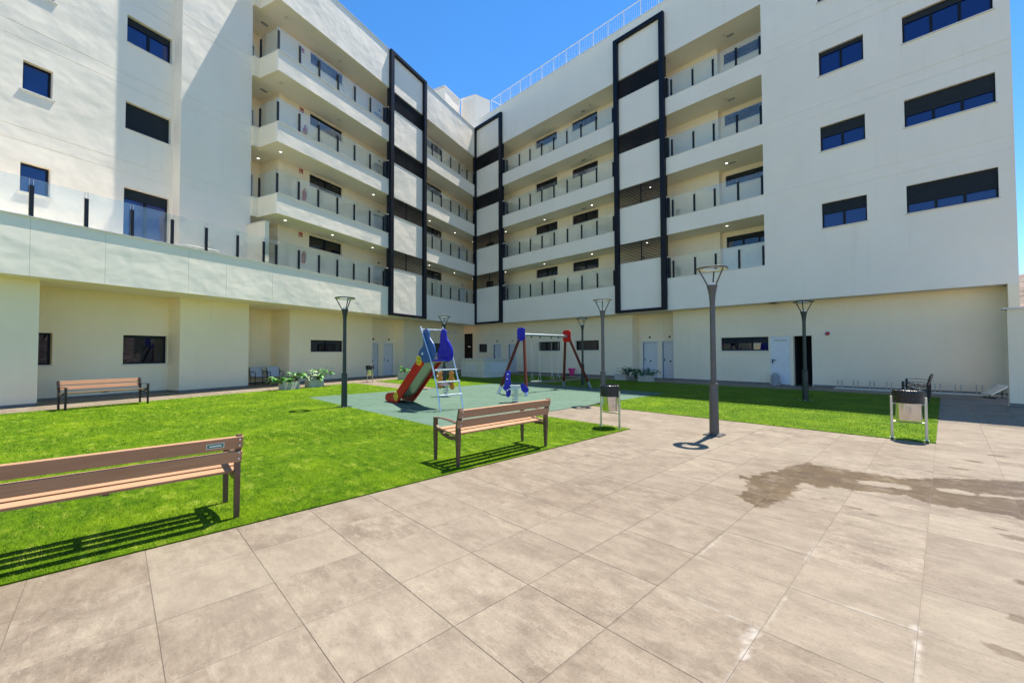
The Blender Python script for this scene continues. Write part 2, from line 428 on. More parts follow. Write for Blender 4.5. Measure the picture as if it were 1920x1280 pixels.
def marked_tile(x0, y0):
    n = 56; g = GAP/2
    xs = np.linspace(x0+g, x0+TS-g, n+1); ys = np.linspace(y0+g, y0+TS-g, n+1)
    X, Y = np.meshgrid(xs, ys); Z = np.zeros_like(X); Z[0] = Z[-1] = -.002; Z[:, 0] = Z[:, -1] = -.002
    n1 = nz(X, Y, 4.5); n2 = nz(X, Y, 17)
    d = sdf(WET, X, Y)+n1*.07+n2*.045
    wet = np.clip(.5-d/.02, 0, 1)
    for q in DRY: wet = np.minimum(wet, np.clip(.5+(sdf(q, X, Y)+n1*.03+n2*.02)/.02, 0, 1))
    for a, b, r, q in DROPS:
        e = np.hypot((X-a)/r, (Y-b)/q)-1+n1*.9+n2*.5; wet = np.maximum(wet, np.clip(.4-e*3, 0, .85))
    wet *= np.clip(1.0+n1*.4+n2*.25, .55, 1)
    lime = np.zeros_like(X)
    for a, b, r, q in LIME:
        e = np.hypot((X-a)/r, (Y-b)/q)+n2*.9+n1*.4; lime = np.maximum(lime, np.clip(1.2-e, 0, 1)*(.5 if min(r, q) > .013 else .25))
    v = np.stack([X, Y, Z], -1).reshape(-1, 3)-np.array([x0, y0, 0])
    idx = np.arange((n+1)**2).reshape(n+1, n+1)
    f = np.stack([idx[:-1, :-1], idx[:-1, 1:], idx[1:, 1:], idx[1:, :-1]], -1).reshape(-1, 4)
    me = bpy.data.meshes.new('tile'); me.from_pydata(v.tolist(), [], f.tolist())
    for nm, arr in (('wet', wet), ('lime', lime)):
        at = me.attributes.new(nm, 'FLOAT', 'POINT'); at.data.foreach_set('value', arr.ravel().astype(np.float32))
    me.materials.append(MAT['paving_stone']); return me
tv, tf = tile_verts(0, TS, 0, TS)
tile_me = bpy.data.meshes.new('tile'); tile_me.from_pydata(tv, [], tf); tile_me.materials.append(MAT['paving_stone'])
rest_v, rest_f, rest_r = [], [], []
for k, (area, i, j) in enumerate(cells):
    x0 = TX+i*TS; y0 = TY+j*TS
    if k < 300:
        me = marked_tile(x0, y0) if marked(x0, y0) else tile_me
        inst('tile', me, pave, (x0, y0, random.uniform(-.0006, .0006)))
    else:
        v, f = tile_verts(x0, x0+TS, y0, y0+TS); b = len(rest_v)
        rest_v += v; rest_f += [tuple(b+q for q in t) for t in f]; rest_r += [random.random()]*len(v)
me = bpy.data.meshes.new('tile_field'); me.from_pydata(rest_v, [], rest_f); me.materials.append(MAT['paving_stone'])
at = me.attributes.new('tile_rnd', 'FLOAT', 'POINT'); at.data.foreach_set('value', rest_r)
o = inst('tile_field', me, pave); o['kind'] = 'stuff'

# lawns of artificial turf
def lawn(name, poly, label):
    o = MB().prism(poly, -.02, .012, 'z').build(name, 'turf'); tag(o, label, 'lawn', None, 'structure'); return o
def Lp2(a, off):
    p = Lw(a, -off); return (p.x, p.y)
def Lat(Y): return (Ledge(Y, 1.05), Y)
P1 = [(LAWN_X, -9), (LAWN_X, LAWN_Y), (RUB[1], LAWN_Y), (RUB[1], RUB[2]), (RUB[0], RUB[2]), (RUB[0], 8.65), Lat(8.65), Lat(-9)]
P2 = [(RUB[0], 10.0), (RUB[0], RUB[3]), (-14.75, RUB[3]), (-14.75, LAWN_R[2]), Lat(LAWN_R[2]), Lat(10.0)]
P3 = [(-13.7, RUB[3]), (RUB[1], RUB[3]), (RUB[1], LAWN_R[1]), (LAWN_R[0], LAWN_R[1]), (LAWN_R[0], LAWN_R[2]), (-13.7, LAWN_R[2])]
lawn('lawn', P1, 'large sunlit artificial lawn with two benches along its edge')
lawn('lawn', P2, 'lawn behind the slide by the low counter')
lawn('lawn', P3, 'lawn strip along the right wing, mostly in shade')
rub = bx(RUB[0]+.002, RUB[1]-.002, RUB[2]+.002, RUB[3]-.002, -.02, -.001).build('playground_floor', 'grout'); tag(rub, 'grey green rubber safety floor under the slide and swing', 'floor', None, 'structure')
rt_me = bx(.002, .498, .002, .488, -.01, .01).mesh('rubber_tile', 'rubber')
nxr, nyr = int(round((RUB[1]-RUB[0])/.5)), int(round((RUB[3]-RUB[2])/.49))
rl = []
for i in range(nxr):
    for j in range(nyr): rl.append((math.hypot(RUB[0]+i*.5, RUB[2]+j*.49), i, j))
rl.sort(); mbr = MB()
for k, (d, i, j) in enumerate(rl):
    if k < 220: inst('rubber_tile', rt_me, rub, (RUB[0]+i*.497, RUB[2]+j*.4895, random.uniform(-.001, .0015)))
    else: mbr.box(RUB[0]+i*.497+.002, RUB[0]+i*.497+.495, RUB[2]+j*.4895+.002, RUB[2]+j*.4895+.4875, -.01, .01+random.uniform(-.001, .001))
o = mbr.build('rubber_tile_field', 'rubber', rub); o['kind'] = 'stuff'
# turf blades: dense near the camera, sparser far away
def in_poly(P, x, y):
    ins = np.zeros(x.shape, bool); n = len(P)
    for k in range(n):
        ax, ay = P[k]; bx_, by = P[(k+1) % n]
        c = ((ay > y) != (by > y))
        ins ^= c & (x < (bx_-ax)*(y-ay)/((by-ay) if by != ay else 1e-9)+ax)
    return ins
def blades(n, dmin, dmax, h, wdt):
    # sample in polar coordinates about the camera foot so the density falls with distance
    d = np.exp(rng.uniform(math.log(dmin), math.log(dmax), n)); a = rng.uniform(-math.radians(57), math.radians(57), n)+yaw
    x = -np.sin(a)*d; y = np.cos(a)*d
    m = in_poly(P1, x, y) | in_poly(P2, x, y) | in_poly(P3, x, y)
    x, y, d = x[m], y[m], d[m]; k = len(x)
    sc = np.clip(d/7, 1, 1.9)
    th = rng.uniform(0, 2*math.pi, k); ln = rng.uniform(.1, .9, k)*h; hh = rng.uniform(.5, 1.1, k)*h*np.clip(sc, 1, 1.3)
    lx = np.cos(th)*ln; ly = np.sin(th)*ln; px = -np.sin(th)*wdt*sc/2; py = np.cos(th)*wdt*sc/2
    V = np.empty((k, 3, 3)); z = np.full(k, .010)
    V[:, 0] = np.stack([x-px, y-py, z], 1); V[:, 1] = np.stack([x+px, y+py, z], 1); V[:, 2] = np.stack([x+lx, y+ly, .012+hh], 1)
    return V
V = np.concatenate([blades(360000, 2.4, 9, .019, .0036), blades(150000, 8, 26, .022, .005)])
me = bpy.data.meshes.new('grass_blades'); k = len(V)
me.vertices.add(k*3); me.vertices.foreach_set('co', V.reshape(-1).astype(np.float32))
me.loops.add(k*3); me.loops.foreach_set('vertex_index', np.arange(k*3, dtype=np.int32))
me.polygons.add(k); me.polygons.foreach_set('loop_start', np.arange(0, k*3, 3, dtype=np.int32)); me.polygons.foreach_set('loop_total', np.full(k, 3, np.int32))
me.update(); me.materials.append(MAT['turf_blade'])
at = me.attributes.new('shade', 'FLOAT', 'POINT'); at.data.foreach_set('value', np.repeat(rng.random(k)**2, 3).astype(np.float32))
o = inst('grass_blades', me); tag(o, 'short green artificial grass blades covering the lawns', 'grass', None, 'stuff')

# far ground: dry rocky hillside behind the right end of the building
hv, hf = [], []; NX, NY = 40, 30
for j in range(NY+1):
    for i in range(NX+1):
        x = 2.5+i*3.0; y = 34+j*4.0
        z = max(0, (j/NY)*17+noise.fractal(Vector((x*.06, y*.06, 0)), .9, 2, 6)*3.2+(1-abs(i-12)/20)*3)-.3 if j else -.5
        hv.append((x, y, z))
for j in range(NY):
    for i in range(NX):
        a = j*(NX+1)+i; hf.append((a, a+1, a+NX+2, a+NX+1))
me = bpy.data.meshes.new('hillside'); me.from_pydata(hv, [], hf); me.materials.append(MAT['rock'])
o = inst('hillside', me); tag(o, 'brown rocky hillside beyond the right end of the building', 'hillside', None, 'structure')

# ================================================================== BUILDING HELPERS
def wall(parent, a0, a1, z0, z1, y, mat, openings=(), th=.26, joints=(), name='wall'):
    A = sorted({a0, a1, *[v for o in openings for v in o[:2] if a0 < v < a1]})
    Z = {z0, z1, *[v for o in openings for v in o[2:4] if z0 < v < z1]}
    for j in joints:
        if z0 < j < z1-.02: Z |= {j, j+.014}
    Z = sorted(Z); m = MB()
    for i in range(len(A)-1):
        for k in range(len(Z)-1):
            ca, cz = (A[i]+A[i+1])/2, (Z[k]+Z[k+1])/2
            if any(o[0] < ca < o[1] and o[2] < cz < o[3] for o in openings): continue
            jy = .014 if any(j < cz < j+.014 for j in joints) else 0
            m.box(A[i], A[i+1], y+jy, y+th, Z[k], Z[k+1])
    return m.build(name, mat, parent)
def window(parent, a0, a1, z0, z1, y, n=2, shut=0., depth=.12, sill=True, glass='pane_dim_reflection'):
    """dark framed window set back in its opening: frame with mullions > panes, roller shutter, sill"""
    yy = y+depth; f = .055; m = MB()
    m.box(a0, a0+f, yy, yy+.06, z0, z1); m.box(a1-f, a1, yy, yy+.06, z0, z1)
    m.box(a0+f, a1-f, yy, yy+.06, z0, z0+f); m.box(a0+f, a1-f, yy, yy+.06, z1-f, z1)
    wd = (a1-a0-2*f)/n
    for k in range(1, n): m.box(a0+f+k*wd-.04, a0+f+k*wd+.04, yy-.004, yy+.06, z0+f, z1-f)
    o = m.build('window', 'frame_dark', parent)
    zs = z1-f-(z1-z0-2*f)*shut
    for k in range(n):
        p0 = a0+f+k*wd+(.04 if k else 0); p1 = a0+f+(k+1)*wd-(.04 if k < n-1 else 0)
        tilt = random.uniform(-.004, .004)
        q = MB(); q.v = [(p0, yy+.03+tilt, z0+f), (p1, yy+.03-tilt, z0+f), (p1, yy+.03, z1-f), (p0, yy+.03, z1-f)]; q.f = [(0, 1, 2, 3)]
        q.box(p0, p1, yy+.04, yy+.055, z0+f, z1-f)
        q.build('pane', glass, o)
    if shut > 0:
        s = MB(); zz = zs; h = .05
        while zz < z1-f-.001:
            s.prism([(yy-.02, zz), (yy-.028, zz+h*.5), (yy-.02, min(zz+h, z1)-.004), (yy-.008, min(zz+h, z1)-.004), (yy-.008, zz)], a0+.02, a1-.02, 'x'); zz += h
        s.build('shutter', 'shutter', o)
    if sill:
        bx(a0-.04, a1+.04, y-.045, y+depth+.01, z0-.035, z0-.002).build('sill', 'coping', o)
    return o
def door(parent, a0, a1, z0, z1, y, mat='door_white', trimmat='door_trim', inset=.07, lamp=True, knob=True, side=1):
    o = bx(a0, a1, y+inset, y+inset+.05, z0+.008, z1).build('door', mat, parent)
    t = MB(); w_ = .07
    t.box(a0-w_, a0, y-.012, y+inset+.05, z0, z1+w_).box(a1, a1+w_, y-.012, y+inset+.05, z0, z1+w_).box(a0, a1, y-.012, y+inset+.05, z1, z1+w_)
    t.build('door_frame', trimmat, o)
    if knob:
        k = MB(); c = (a0+a1)/2
        k.lathe([(.001, 0), (.045, 0), (.05, .02), (.03, .045), (.001, .05)], 12)
        k.v = [(c+v[0], y+inset-v[2], z0+.98+v[1]) for v in k.v]; k.build('knob', 'handle_black', o)
        h = a0+.08 if side > 0 else a1-.08
        bx(h-.018, h+.018, y+inset-.03, y+inset, z0+.98, z0+1.13).build('handle', 'handle_black', o)
    if lamp:
        l = MB().lathe([(.001, 0), (.055, 0), (.05, .05), (.03, .07), (.001, .07)], 12); c = (a0+a1)/2
        l.v = [(c+v[0], y-v[2], z1+.28+v[1]) for v in l.v]; l.build('door_lamp', 'handle_black', o)
    return o
def post_me(h): return MB().box(-.045, .045, -.012, .035, 0, h).mesh('post', 'post_dark')
POST = post_me(.9)
def balustrade(parent, posts, T, a0, a1, y=.05, glass_h=1.12):
    """dark stub posts along the parapet with a clear pane between each pair"""
    o = bx(a0, a1, y+.04, y+.07, T+.026, T+.06).build('balustrade', 'steel_dull', parent)
    for a in posts: inst('post', POST, o, (a, y, T+.02))
    ed = [a0]+[p for p in posts if a0+.25 < p < a1-.25]+[a1]
    for p, q in zip(ed[:-1], ed[1:]):
        t = random.uniform(-.003, .003); m = MB().box(p+.008, q-.008, y+.048, y+.06, T+.03, T+glass_h)
        m.build('glass_panel', 'rail_glass', o)
        # thin rods that hold the pane above each post
    r = MB()
    for a in posts: r.box(a-.045, a-.037, y+.03, y+.046, T+.9, T+glass_h-.02).box(a+.037, a+.045, y+.03, y+.046, T+.9, T+glass_h-.02)
    r.build('clamp_rods', 'steel_dull', o)['kind'] = 'stuff'
    return o
def louver(parent, a0, a1, z0, z1, y=.06):
    o = bx((a0+a1)/2-.02, (a0+a1)/2+.02, y+.03, y+.09, z0, z1).build('louver', 'slat_dark', parent)
    for q in (a0, a1-.03): bx(q, q+.03, y-.02, y+.1, z0, z1).build('jamb', 'slat_dark', o)
    n = 13; st = (z1-z0)/n
    me = MB().prism([(0, 0), (.135, .018), (.135, .044), (0, .026)], a0+.03, a1-.03, 'x').mesh('slat', 'slat_dark')
    for k in range(n): inst('slat', me, o, (0, y-.01, z0+.02+k*st))
    return o
DL = MB().lathe([(.055, 0), (.055, -.012), (.048, -.014), (.048, -.006), (.001, -.006)], 14).mesh('downlight', 'downlight', True)
DLR = MB().lathe([(.058, 0), (.085, 0), (.083, -.012), (.058, -.014), (.058, 0)], 16).mesh('trim_ring', 'coping', True)
def downlight(parent, a, y, z, lit=True):
    o = inst('downlight', DL if lit else DLR, parent, (a, y, z-.001))
    inst('trim_ring', DLR, o)
def facade_frame(parent, a0, a1, z0, z1, w_=.27, d=.19):
    m = MB(); m.box(a0, a0+w_, -d, -.002, z0, z1).box(a1-w_, a1, -d, -.002, z0, z1).box(a0+w_, a1-w_, -d, -.002, z0, z0+.15).box(a0+w_, a1-w_, -d, -.002, z1-.2, z1)
    return m.build('facade_frame', 'frame_dark', parent, bevel=.006)

TT = [14.95, 11.74, 8.54, 5.35]; BB = [14.05, 10.86, 7.67, 3.70]; SO = [17.29, 14.05, 10.86, 7.67]
JN = [17.66, 18.08, 14.48, 14.90, 11.28, 11.70, 8.09, 8.51]

# ================================================================== RIGHT WING
RW = empty('apartment_wing', (0, YF, 0), 0, 'white right wing in shade, two black framed panel columns and white roof railing', 'building', 'wings of the apartment block')
aL, aR = -28.5, 1.70
BAY_R = [(-22.83, -13.09), (-10.02, -5.49)]; FR_R = [(-26.2, -22.83), (-13.09, -10.02)]
POSTS_R = [[-22.42, -21.11, -20.04, -18.93, -17.84, -16.72, -15.59, -14.45, -13.29], [-9.72, -8.6, -7.61, -6.56, -5.56]]
for i in range(4):
    T, B, S = TT[i], BB[i], SO[i]
    for (b0, b1), ps in zip(BAY_R, POSTS_R):
        bx(b0, b1, 0, .18, B, T).build('parapet', 'plaster', RW)
        bx(b0, b1, -.02, .20, T, T+.022).build('coping', 'coping', RW)
        balustrade(RW, ps, T, b0, b1)
    for f0, f1 in FR_R:
        bx(f0, f1, 0, .18, B, T+1.19).build('panel', 'plaster_panel', RW)
        bx(f0+.27, f1-.27, -.015, .19, T+1.19, T+1.21).build('coping', 'coping', RW)
        louver(RW, f0+.02, f1-.02, T+1.21, S)
        for e in (f0-.05, f1+.05):
            if e > -26: bx(e-.05, e+.05, .0, .22, T+.024, T+1.1).build('side_post', 'frame_dark', RW)
    bx(aL, aR, .181, 5.0 if i == 3 else 3.2, B, B+.3 if i < 3 else 4.75).build('floor_slab', 'plaster_panel', RW)
    zf = B+.3 if i < 3 else 4.75
    ops = [(-20.80, -18.74, S-.72, S-.10), (-17.40, -15.32, S-.72, S-.10), (-12.6, -11.75, zf, zf+2.05), (-24.6, -23.75, zf, zf+2.05), (-26.6, -25.6, S-.9, S-.25)]
    wall(RW, aL, -7.95, zf, S, 1.48, 'plaster_cream', ops, .22, (), 'gallery_wall')
    wall(RW, -7.9, -5.20, zf, S, 1.88, 'plaster_cream', [(-7.72, -5.45, S-.80, S-.24)], .22, (), 'gallery_wall')
    bx(-7.95, -7.90, 1.48, 2.1, zf, S).build('gallery_wall', 'plaster_cream', RW)
    window(RW, *ops[0], 1.48, 2, 0, .10); window(RW, *ops[1], 1.48, 2, 0, .10)
    window(RW, *ops[4], 1.48, 1, 0, .10)
    window(RW, -7.72, -5.45, S-.80, S-.24, 1.88, 3, .35, .08)
    door(RW, -12.6, -11.75, zf, zf+2.05, 1.48); door(RW, -24.6, -23.75, zf, zf+2.05, 1.48)
bx(-26.2, 1.70, 0, .25, 17.29, 20.25).build('roof_parapet', 'plaster', RW)
bx(-26.2, 1.72, -.02, .29, 20.25, 20.275).build('roof_coping', 'coping', RW)
bx(aL, 1.70, .25, 12, 17.29, 17.6).build('ceiling', 'plaster_panel', RW)
bx(aL, 1.70, .30, 12, 18.9, 19.1).build('roof', 'roof_grey', RW)
# solid end block with windows
wins = []
for S in (17.04, 13.92, 10.77, 7.585):
    wins += [(-3.39, -1.97, S-1.02, S, 2), (-.86, 1.34, S-1.02, S, 3)]
wall(RW, -5.49, 1.70, 3.70, 17.29, 0, 'plaster', [q[:4] for q in wins], .28, JN, 'end_wall')
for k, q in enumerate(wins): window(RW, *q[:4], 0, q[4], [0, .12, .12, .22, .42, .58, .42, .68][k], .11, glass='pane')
bx(-5.49, -5.21, .28, 2.3, 3.70, 17.29).build('end_wall', 'plaster', RW)
bx(1.42, 1.70, .28, 12, 3.70, 17.29).build('end_wall', 'plaster', RW)
bx(1.46, 1.70, 0, .85, -.02, 3.70).build('corner_pier', 'plaster_ground', RW)
bx(aL, 1.7, 11.8, 12, 0, 18.9).build('back_wall', 'plaster', RW)
for f0, f1 in FR_R: facade_frame(RW, f0, f1, 3.72, 19.66)
# ground floor
gw = [(-28.9, -27.55, 0, 3.1), (-26.79, -25.69, 1.52, 2.18), (-24.85, -24.05, 0, 2.1), (-23.1, -22.3, 0, 2.1), (-20.06, -18.05, 1.61, 2.23), (-16.74, -14.92, 1.63, 2.24), (-7.7, -5.63, 1.56, 2.2), (-5.56, -4.78, 0, 2.2), (-4.66, -3.98, 0, 2.2)]
wall(RW, -30, -12.6, 0, 3.70, .85, 'plaster_ground', gw, .26)
wall(RW, -10.14, 1.46, 0, 3.70, .85, 'plaster_ground', gw, .26)
wall(RW, -12.6, -10.14, 0, 3.70, 1.65, 'plaster_ground', [(-12.35, -11.5, 0, 2.08), (-11.15, -10.3, 0, 2.08)], .26)
bx(-12.86, -12.6, 1.11, 1.9, 0, 3.70).build('wall', 'plaster_ground', RW); bx(-10.14, -9.88, 1.11, 1.9, 0, 3.70).build('wall', 'plaster_ground', RW)
for q, n in ((gw[1], 1), (gw[4], 3), (gw[5], 1), (gw[6], 3)): window(RW, *q, .85, n, .42 if q == gw[6] else 0, .12)
for q in (gw[2], gw[3]): door(RW, *q, .85)
door(RW, -12.35, -11.5, 0, 2.08, 1.65); door(RW, -11.15, -10.3, 0, 2.08, 1.65)
d = bx(-5.56, -4.78, .87, .92, .02, 2.2).build('door', 'door_trim', RW)
MB().box(-5.49, -5.45, .82, .87, .98, 1.16).box(-5.45, -5.33, .815, .835, 1.11, 1.14).build('handle', 'handle_black', d)
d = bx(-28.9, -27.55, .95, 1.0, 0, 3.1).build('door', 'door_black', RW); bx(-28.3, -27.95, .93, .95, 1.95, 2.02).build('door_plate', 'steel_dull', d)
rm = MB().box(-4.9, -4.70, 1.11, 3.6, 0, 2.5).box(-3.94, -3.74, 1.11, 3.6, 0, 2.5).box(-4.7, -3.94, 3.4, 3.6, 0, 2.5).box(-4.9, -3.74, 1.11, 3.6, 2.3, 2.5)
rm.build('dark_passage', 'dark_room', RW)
sk = MB()
for s0, s1 in ((-27.5, -24.95), (-23.95, -23.2), (-22.2, -12.6), (-10.14, -5.6), (-3.95, 1.46)): bx(s0, s1, .838, .85, 0, .085).build('skirting', 'skirting', RW)
for a, y, z in [(-15.37,.85,10.86),(-19.38,.84,10.86),(-23.37,.82,10.86),(-19.24,.64,7.67),(-15.23,.63,7.67),(-23.23,.64,7.67),(-7.3,.83,10.86),(-7.25,.59,7.67),(-11.39,.85,10.86),(-11.5,.64,7.67)]: downlight(RW, a, y, z)
for a in (-7.3, -15.4, -19.4):
    for z in (17.29, 14.05): downlight(RW, a, .8, z, False)
VG = MB().box(-.16, .16, -.16, .16, -.012, 0)
for a in (-7.6, -16.6):
    for z in (17.29, 14.05, 10.86): inst('ceiling_vent', VG.mesh('ceiling_vent', 'roof_grey') if a == -7.6 and z > 17 else bpy.data.meshes['ceiling_vent'], RW, (a+.5, 1.0, z-.001), scale=(1, .45, 1))
# white railing on the roof edge
rr = MB().box(-24.25, 1.4, .08, .115, 21.27, 21.31).box(-24.25, 1.4, .085, .11, 20.36, 20.385).build('roof_railing', 'rail_white', RW)
pm = bx(-.02, .02, .075, .12, 20.275, 21.27).mesh('post', 'rail_white')
bl = MB()
k = 0; a = -24.22
while a < 1.4:
    inst('post', pm, rr, (a, 0, 0))
    for q in range(1, 8): bl.box(a+q*1.065/8-.005, a+q*1.065/8+.005, .092, .102, 20.385, 21.27)
    a += 1.065
bl.build('balusters', 'rail_white', rr)['kind'] = 'stuff'
MB().box(-24.25, -24.21, .12, 6, 21.27, 21.31).box(-24.25, -24.21, .12, 6, 20.36, 20.385).build('return_rail', 'rail_white', rr)

# ================================================================== LEFT WING (local x runs away along the facade, local y into the building)
LZ = -.007
LWG = empty('apartment_wing', (C1.x, C1.y, LZ), math.pi/2+AL, 'white left wing in grazing sun with wrapped balconies and a long terrace parapet', 'building', 'wings of the apartment block')
BAY_L = [(-17.05, -10.1), (-6.68, .06)]; FR_L = (-10.1, -6.68)
POSTS_L = [[-17.0, -15.94, -14.88, -13.74, -12.63, -11.51, -10.44], [-5.76, -4.72, -3.54, -2.42, -1.3, -.3]]
TPOST = [-27.6, -26.5, -25.4, -24.28, -23.14, -22.03, -20.9, -19.8, -18.65, -17.57, -17.0, -15.9, -14.81, -13.71, -12.63, -11.53, -10.42]
for i in range(4):
    T, B, S = TT[i], BB[i], SO[i]
    for k, ((b0, b1), ps) in enumerate(zip(BAY_L, POSTS_L)):
        if i == 3 and k == 0: b0, ps = -30, TPOST
        if i == 3 and k == 0:
            E_ = [-30, -27.5, -25.9, -24.3, -22.7, -20.4, -19.1, -17.2, -14.8, -12.4, -10.1]
            for e0, e1 in zip(E_[:-1], E_[1:]): bx(e0+.003, e1-.003, 0, .15, B, T).build('parapet', 'plaster', LWG)
            bx(-30, -10.1, .15, .18, B+.001, T-.001).build('parapet_core', 'plaster', LWG)
        else: bx(b0, b1, 0, .18, B, T).build('parapet', 'plaster', LWG)
        bx(b0-.02 if k == 0 else b0, b1, -.04, .20, T, T+.022).build('coping', 'coping', LWG)
        balustrade(LWG, ps, T, b0, b1)
    f0, f1 = FR_L
    bx(f0, f1, 0, .18, B, T+1.19).build('panel', 'plaster', LWG)
    bx(f0+.27, f1-.27, -.015, .19, T+1.19, T+1.21).build('coping', 'coping', LWG)
    louver(LWG, f0+.02, f1-.02, T+1.21, S)
    for e in (f0-.05, f1+.05): bx(e-.05, e+.05, .0, .22, T+.024, T+1.1).build('side_post', 'frame_dark', LWG)
    if i < 3:
        bx(-17.05, -16.87, .18, 1.30, B, T).build('parapet', 'plaster_cream', LWG)
        bx(-17.30, -16.87, 1.30, 1.46, B, T).build('parapet', 'plaster_cream', LWG)
        bx(-17.06, -16.86, .205, 1.29, T, T+.022).build('coping', 'coping', LWG)
        sb = MB().box(-16.99, -16.97, .15, 1.35, T+.03, T+1.1); o = sb.build('glass_panel', 'rail_glass', LWG)
        inst('post', POST, LWG, (-17.0, 1.30, T+.02), (0, 0, math.pi/2))
        bx(-16.87, 2, .181, 3.3, B, B+.3).build('floor_slab', 'plaster_panel', LWG)
        bx(-17.30, -16.875, 1.46, 3.3, B, B+.3).build('floor_slab', 'plaster_panel', LWG)
        zf = B+.3
    else:
        bx(-30, 2, .181, 5, B, 4.75).build('floor_slab', 'plaster_panel', LWG); zf = 4.75
    ops = [(-14.25, -12.15, S-.70, S-.08), (-4.68, -2.6, S-.70, S-.08), (-9.75, -8.9, zf, zf+2.05), (-.2, .65, zf, zf+2.05)]
    wall(LWG, -15.95, 2.5, zf, S, 1.5, 'plaster_cream', ops, .22, (), 'gallery_wall')
    bx(-15.95, -15.73, 1.72, 3.2, zf, S).build('gallery_wall', 'plaster_cream', LWG)
    wall(LWG, -17.4, -15.95, zf, S, 2.95, 'plaster_cream', [(-17.2, -16.3, zf, zf+2.2)], .22, (), 'gallery_wall')
    door(LWG, -17.2, -16.3, zf, zf+2.2, 2.95, lamp=False)
    window(LWG, *ops[0], 1.5, 2, 0, .10); window(LWG, *ops[1], 1.5, 2, 0, .10)
    door(LWG, *ops[2], 1.5); door(LWG, *ops[3], 1.5)
bx(-17.05, .1, 0, .25, 17.29, 19.57).build('roof_parapet', 'plaster', LWG)
bx(-17.05, -16.80, .25, 1.30, 17.29, 19.57).build('roof_parapet', 'plaster_cream', LWG)
bx(-17.30, -16.80, 1.30, 1.46, 17.29, 19.57).build('roof_parapet', 'plaster_cream', LWG)
bx(-17.07, .1, -.035, .29, 19.57, 19.60).build('roof_coping', 'coping', LWG)
bx(-16.80, 2, .25, 12, 17.29, 17.6).build('ceiling', 'plaster_panel', LWG); bx(-17.3, -16.805, 1.46, 12, 17.29, 17.6).build('ceiling', 'plaster_panel', LWG)
bx(-16.80, 2, .30, 12, 18.9, 19.1).build('roof', 'roof_grey', LWG)
facade_frame(LWG, -10.1, -6.68, 3.72, 19.60)
# block at the left end: proud bay and set back bay with windows
W1Y, W2Y = 2.0, 1.45
w1 = []
for z in (12.95, 9.74, 6.55): w1.append((-24.02, -23.37, z, z+.92, 1, .0))
w1 += [(-21.52, -20.12, 12.94, 13.95, 2, .24), (-21.52, -20.12, 9.73, 10.74, 2, .98), (-21.52, -20.12, 4.80, 7.58, 2, .12), (-24.02, -23.37, 16.1, 17.02, 1, 0), (-21.52, -20.12, 16.1, 17.1, 2, .2)]
wall(LWG, -30, -20.04, 4.75, 19.57, W1Y, 'plaster', [q[:4] for q in w1], .28, JN, 'end_wall')
wall(LWG, -20.04, -17.30, 4.75, 19.57, W2Y, 'plaster', (), .9, JN, 'end_wall')
bx(-17.55, -17.31, 2.35, 3.2, 4.75, 19.57).build('end_wall', 'plaster', LWG)
bx(-30, -17.3, 2.4, 12, 18.9, 19.3).build('roof', 'roof_grey', LWG)
for q in w1:
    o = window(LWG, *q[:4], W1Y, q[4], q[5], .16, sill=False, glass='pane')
    if q[4] == 1: bx(q[0]-.06, q[1]+.06, W1Y-.04, W1Y+.16, q[2]-.045, q[2]-.003).build('sill', 'coping', o)
    elif q[2] > 5: bx(q[0]-.02, q[1]+.02, W1Y-.03, W1Y+.16, q[2]-.03, q[2]-.003).build('sill', 'coping', o)
# privacy wall on the terrace
bx(-18.2, -18.0, .21, 1.45, 4.75, 7.20).build('terrace_screen', 'plaster_cream', LWG) if False else None
s_ = bx(-17.42, -17.24, .22, 1.45, 4.75, 7.22).build('terrace_screen', 'plaster_cream', LWG); bx(-17.45, -17.21, .19, 1.45, 7.22, 7.255).build('coping', 'coping', s_)
# ground floor of the left wing
def seg(a0, a1, y, ops=(), th=.28): return wall(LWG, a0, a1, 0, 3.70, y, 'plaster_ground', ops, th)
seg(-32, -23.9, .7, (), 1.85); seg(-23.9, -19.95, 2.3, [(-23.72, -23.15, 1.16, 2.2), (-21.34, -19.99, 1.13, 2.2)])
seg(-19.95, -17.3, 1.45, (), 2.0); seg(-17.3, -15.1, 3.2); seg(-15.1, -9.55, 1.75, [(-13.9, -11.75, 1.58, 2.2)])
bx(-15.1, -14.82, 2.03, 3.4, 0, 3.70).build('wall', 'plaster_ground', LWG); bx(-9.83, -9.55, 2.03, 2.6, 0, 3.70).build('wall', 'plaster_ground', LWG)
seg(-9.55, -7.0, 2.3, [(-9.35, -8.5, 0, 2.1), (-7.95, -7.12, 0, 2.1)]); bx(-7.0, -6.72, 1.78, 2.6, 0, 3.70).build('wall', 'plaster_ground', LWG)
seg(-7.0, .6, 1.5, [(-4.2, -2.7, 1.5, 2.2)])
window(LWG, -23.72, -23.15, 1.16, 2.2, 2.3, 1, 0, .16); window(LWG, -21.34, -19.99, 1.13, 2.2, 2.3, 1, .05, .10); window(LWG, -13.9, -11.75, 1.58, 2.2, 1.75, 2, 0, .16); window(LWG, -4.2, -2.7, 1.5, 2.2, 1.5, 2, 0, .12)
door(LWG, -9.35, -8.5, 0, 2.1, 2.3); door(LWG, -7.95, -7.12, 0, 2.1, 2.3)
for a0, a1, y in ((-32, -23.9, .7), (-23.9, -19.95, 2.3), (-19.95, -17.3, 1.45), (-17.3, -15.1, 3.2), (-15.1, -9.55, 1.75), (-7.0, .6, 1.5)): bx(a0, a1, y-.012, y, 0, .085).build('skirting', 'skirting', LWG)
bx(-19.962, -19.95, 1.45, 2.3, 0, .085).build('skirting', 'skirting', LWG)
